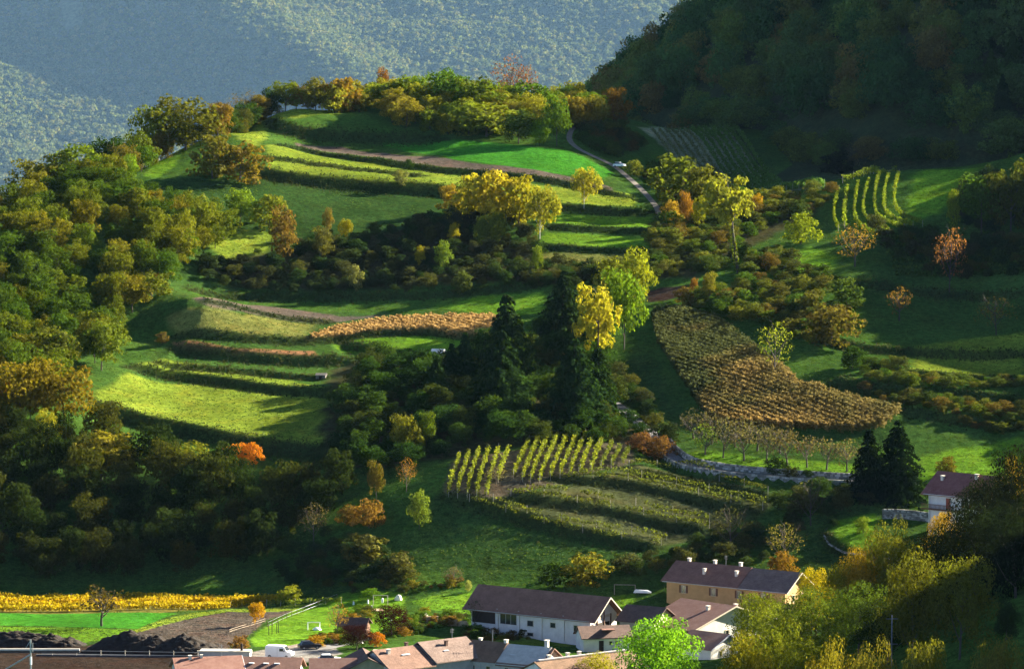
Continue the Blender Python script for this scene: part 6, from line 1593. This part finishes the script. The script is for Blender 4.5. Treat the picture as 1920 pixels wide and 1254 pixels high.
# parapet and slanted girder of the railway bridge, with its mast
pr_ = np.array(at(-10, 1217, 560)); mast = np.array(at(58, 1254, 552))
br_ = empty("bridge_parapet", tuple(pr_), 0, "pale concrete parapet of the railway bridge at bottom left", "parapet")
box("coping", (6.5, 0, 0), (17, 0.6, 0.3), CONC, br_); box("girder", (6.5, 0.2, -0.4), (17, 0.3, 0.5), plain("rusty_steel", (0.06, 0.05, 0.05)), br_)
pl = np.array(at(280, 1254, 570)); rb = empty("retaining_wall", (at(150, 1226, 572)), R(-3), "dark retaining wall with a railing along the railway cutting", "wall")
box("wall_face", (9, 0.3, -1.6), (34, 0.5, 3.0), plain("sooty_concrete", (0.05, 0.052, 0.06), 0.95, 0.35, 0.8), rb)
for k in range(7): box("railing_post", (-5 + k * 4.4, 0, 0.3), (0.1, 0.1, 1.0), TRIM, rb)
for z_ in (0.1, 0.7): pipe("rail", [(-7, 0, z_), (9, 0, z_ - 0.1), (25, 0, z_ - 0.2)], 0.05, TRIM, rb)
mz_ = np.array(at(58, 1254, 545)); ms_ = empty("catenary_mast", (mz_[0], mz_[1], mz_[2] - 3), 0, "grey lattice railway mast with slanting girder at bottom left", "mast")
pipe("pole", [(0, 0, -6), (0, 0, 5), (0, 0, 8.2)], 0.16, METAL, ms_); pipe("pole_sleeve", [(0.02, 0, 3.8), (0.02, 0, 5.2)], 0.22, WHITEP, ms_)
for s in (-0.25, 0.25): beam("girder_chord", (0, s, 5.6), (-6.0, s, 2.0), 0.11, METAL, ms_)
for k in range(7): t = k / 7; beam("lattice", (-6 * t, -0.25, 5.6 - 3.6 * t), (-6 * (t + 0.1), 0.25, 5.6 - 3.6 * (t + 0.1)), 0.05, METAL, ms_)
beam("stay", (0, 0, 8.0), (-0.9, 0, 6.6), 0.04, METAL, ms_); pipe("insulator", [(0.35, 0, 6.0), (0.35, 0, 7.6)], 0.07, METAL, ms_)
# slim pole among the lower right trees
sp_ = np.array(at(1672, 1210, 476)); up = empty("power_pole", (sp_[0], sp_[1], float(ground_z(sp_[0], sp_[1]))), 0, "slim grey power pole with two crossarms among the lower right trees", "pole")
ztop = at(1672, 1152, 476)[2] - up.location.z
DKM = plain("dull_steel", (0.10, 0.105, 0.11), 0.7)
pipe("pole", [(0, 0, -0.5), (0, 0, ztop)], 0.09, DKM, up)
for zz in (ztop - 0.6, ztop - 4.4):
    if zz > 0.5: pipe("crossarm", [(-0.9, 0, zz), (0.9, 0, zz)], 0.06, DKM, up)
# laundry frame / pergola behind the barn
frame((1152,1114), 4.2, 2.0, R(-8), "weathered timber rack above the grass right of the barn", "timber_rack", OLDW, 0.0)
pt = hit(1188, 1112); tr_ = empty("covered_boat", tuple(pt), R(-10), "long object under a white sheet right of the timber rack", "boat"); extrude_profile("sheet", [(0, 0.2), (0.3, 0.8), (2.8, 0.7), (3.6, 0.4), (3.6, 0.2)], 1.2, WHITEP, tr_, 0.3, 0.3)

# ------------------------------------------------------------------ yard clutter beside the barn and on the roofs
def woodpile(px, rz, n, label, seed):
    p = hit(*px); e = empty("firewood_stack", tuple(p), rz, label, "firewood"); r = random.Random(seed)
    V, F = tube([(0, -0.5, 0), (0, 0.5, 0)], [0.13, 0.13], 7); F = F + [tuple(range(7))[::-1], tuple(range(7, 14))]
    me = bpy.data.meshes.new("log"); me.from_pydata([tuple(v) for v in V], [], F); me.update(); me.materials.append(plain("split_wood", (0.36, 0.25, 0.14), 0.9, 0.35, 3.0))
    for row in range(5):
        for k in range(n - row % 2):
            o = add_obj("log", me, e, (k * 0.27 + 0.13 * (row % 2), r.uniform(-.05, .05), 0.12 + row * 0.23)); k_ = r.uniform(0.85, 1.1); o.scale = (k_, 1, k_)
woodpile((800,1166), R(10), 9, "stack of split firewood in the yard left of the barn", 1); woodpile((842,1172), R(-20), 7, "shorter firewood stack close to the barn's left end", 2)
def aerial(parent, x, y, z, h=2.2):
    a = pipe("aerial", [(x, y, z - 0.3), (x, y, z + h)], 0.035, METAL, parent)
    for k in range(3): pipe("aerial_rod", [(x - 0.4, y, z + h - 0.2 - 0.25 * k), (x + 0.4, y, z + h - 0.2 - 0.25 * k)], 0.025, METAL, a)
aerial(oh, 11.0, 4.6, 7.2); aerial(fb, 16.5, 5.0, 5.9); aerial(fc, 6.0, 4.2, 5.9); aerial(fh, 8.0, 4.0, 4.3)
for hp_, L2, W2, ev in ((bz, L_, W_, 4.4), (oh, Lo, Wo, 4.4), (hr, Lh, Wh, 8.2), (fc, 17.5, 8.5, 3.4)):
    ov = 0.9 if hp_ in (bz, oh) else (1.2 if hp_ == hr else 0.6)
    box("gutter", (L2 / 2, -ov - 0.07, ev - ov * 0.6 + 0.05), (L2 + 0.8, 0.13, 0.12), METAL, hp_)
# ------------------------------------------------------------------ air
hb = [(-9500, -150, -301), (9500, -150, -301), (9500, 33000, -301), (-9500, 33000, -301)]
HTOP = 6600.0
hV = hb + [(x, y, HTOP) for x, y, z in hb]
hF = [(0, 3, 2, 1), (4, 5, 6, 7), (0, 1, 5, 4), (1, 2, 6, 5), (2, 3, 7, 6), (3, 0, 4, 7)]
hm, hnt, hout = new_mat("air")
pv = hnt.nodes.new("ShaderNodeVolumePrincipled")
pv.inputs["Color"].default_value = (0.34, 0.62, 1.0, 1)
pv.inputs["Density"].default_value = 0.56e-5
pv.inputs["Anisotropy"].default_value = 0.0
hnt.links.new(pv.outputs[0], hout.inputs["Volume"])
hz_o = link_mesh("haze", hV, hF, hm)
tag(hz_o, "thin blue haze filling the valley air", None, None, "stuff")
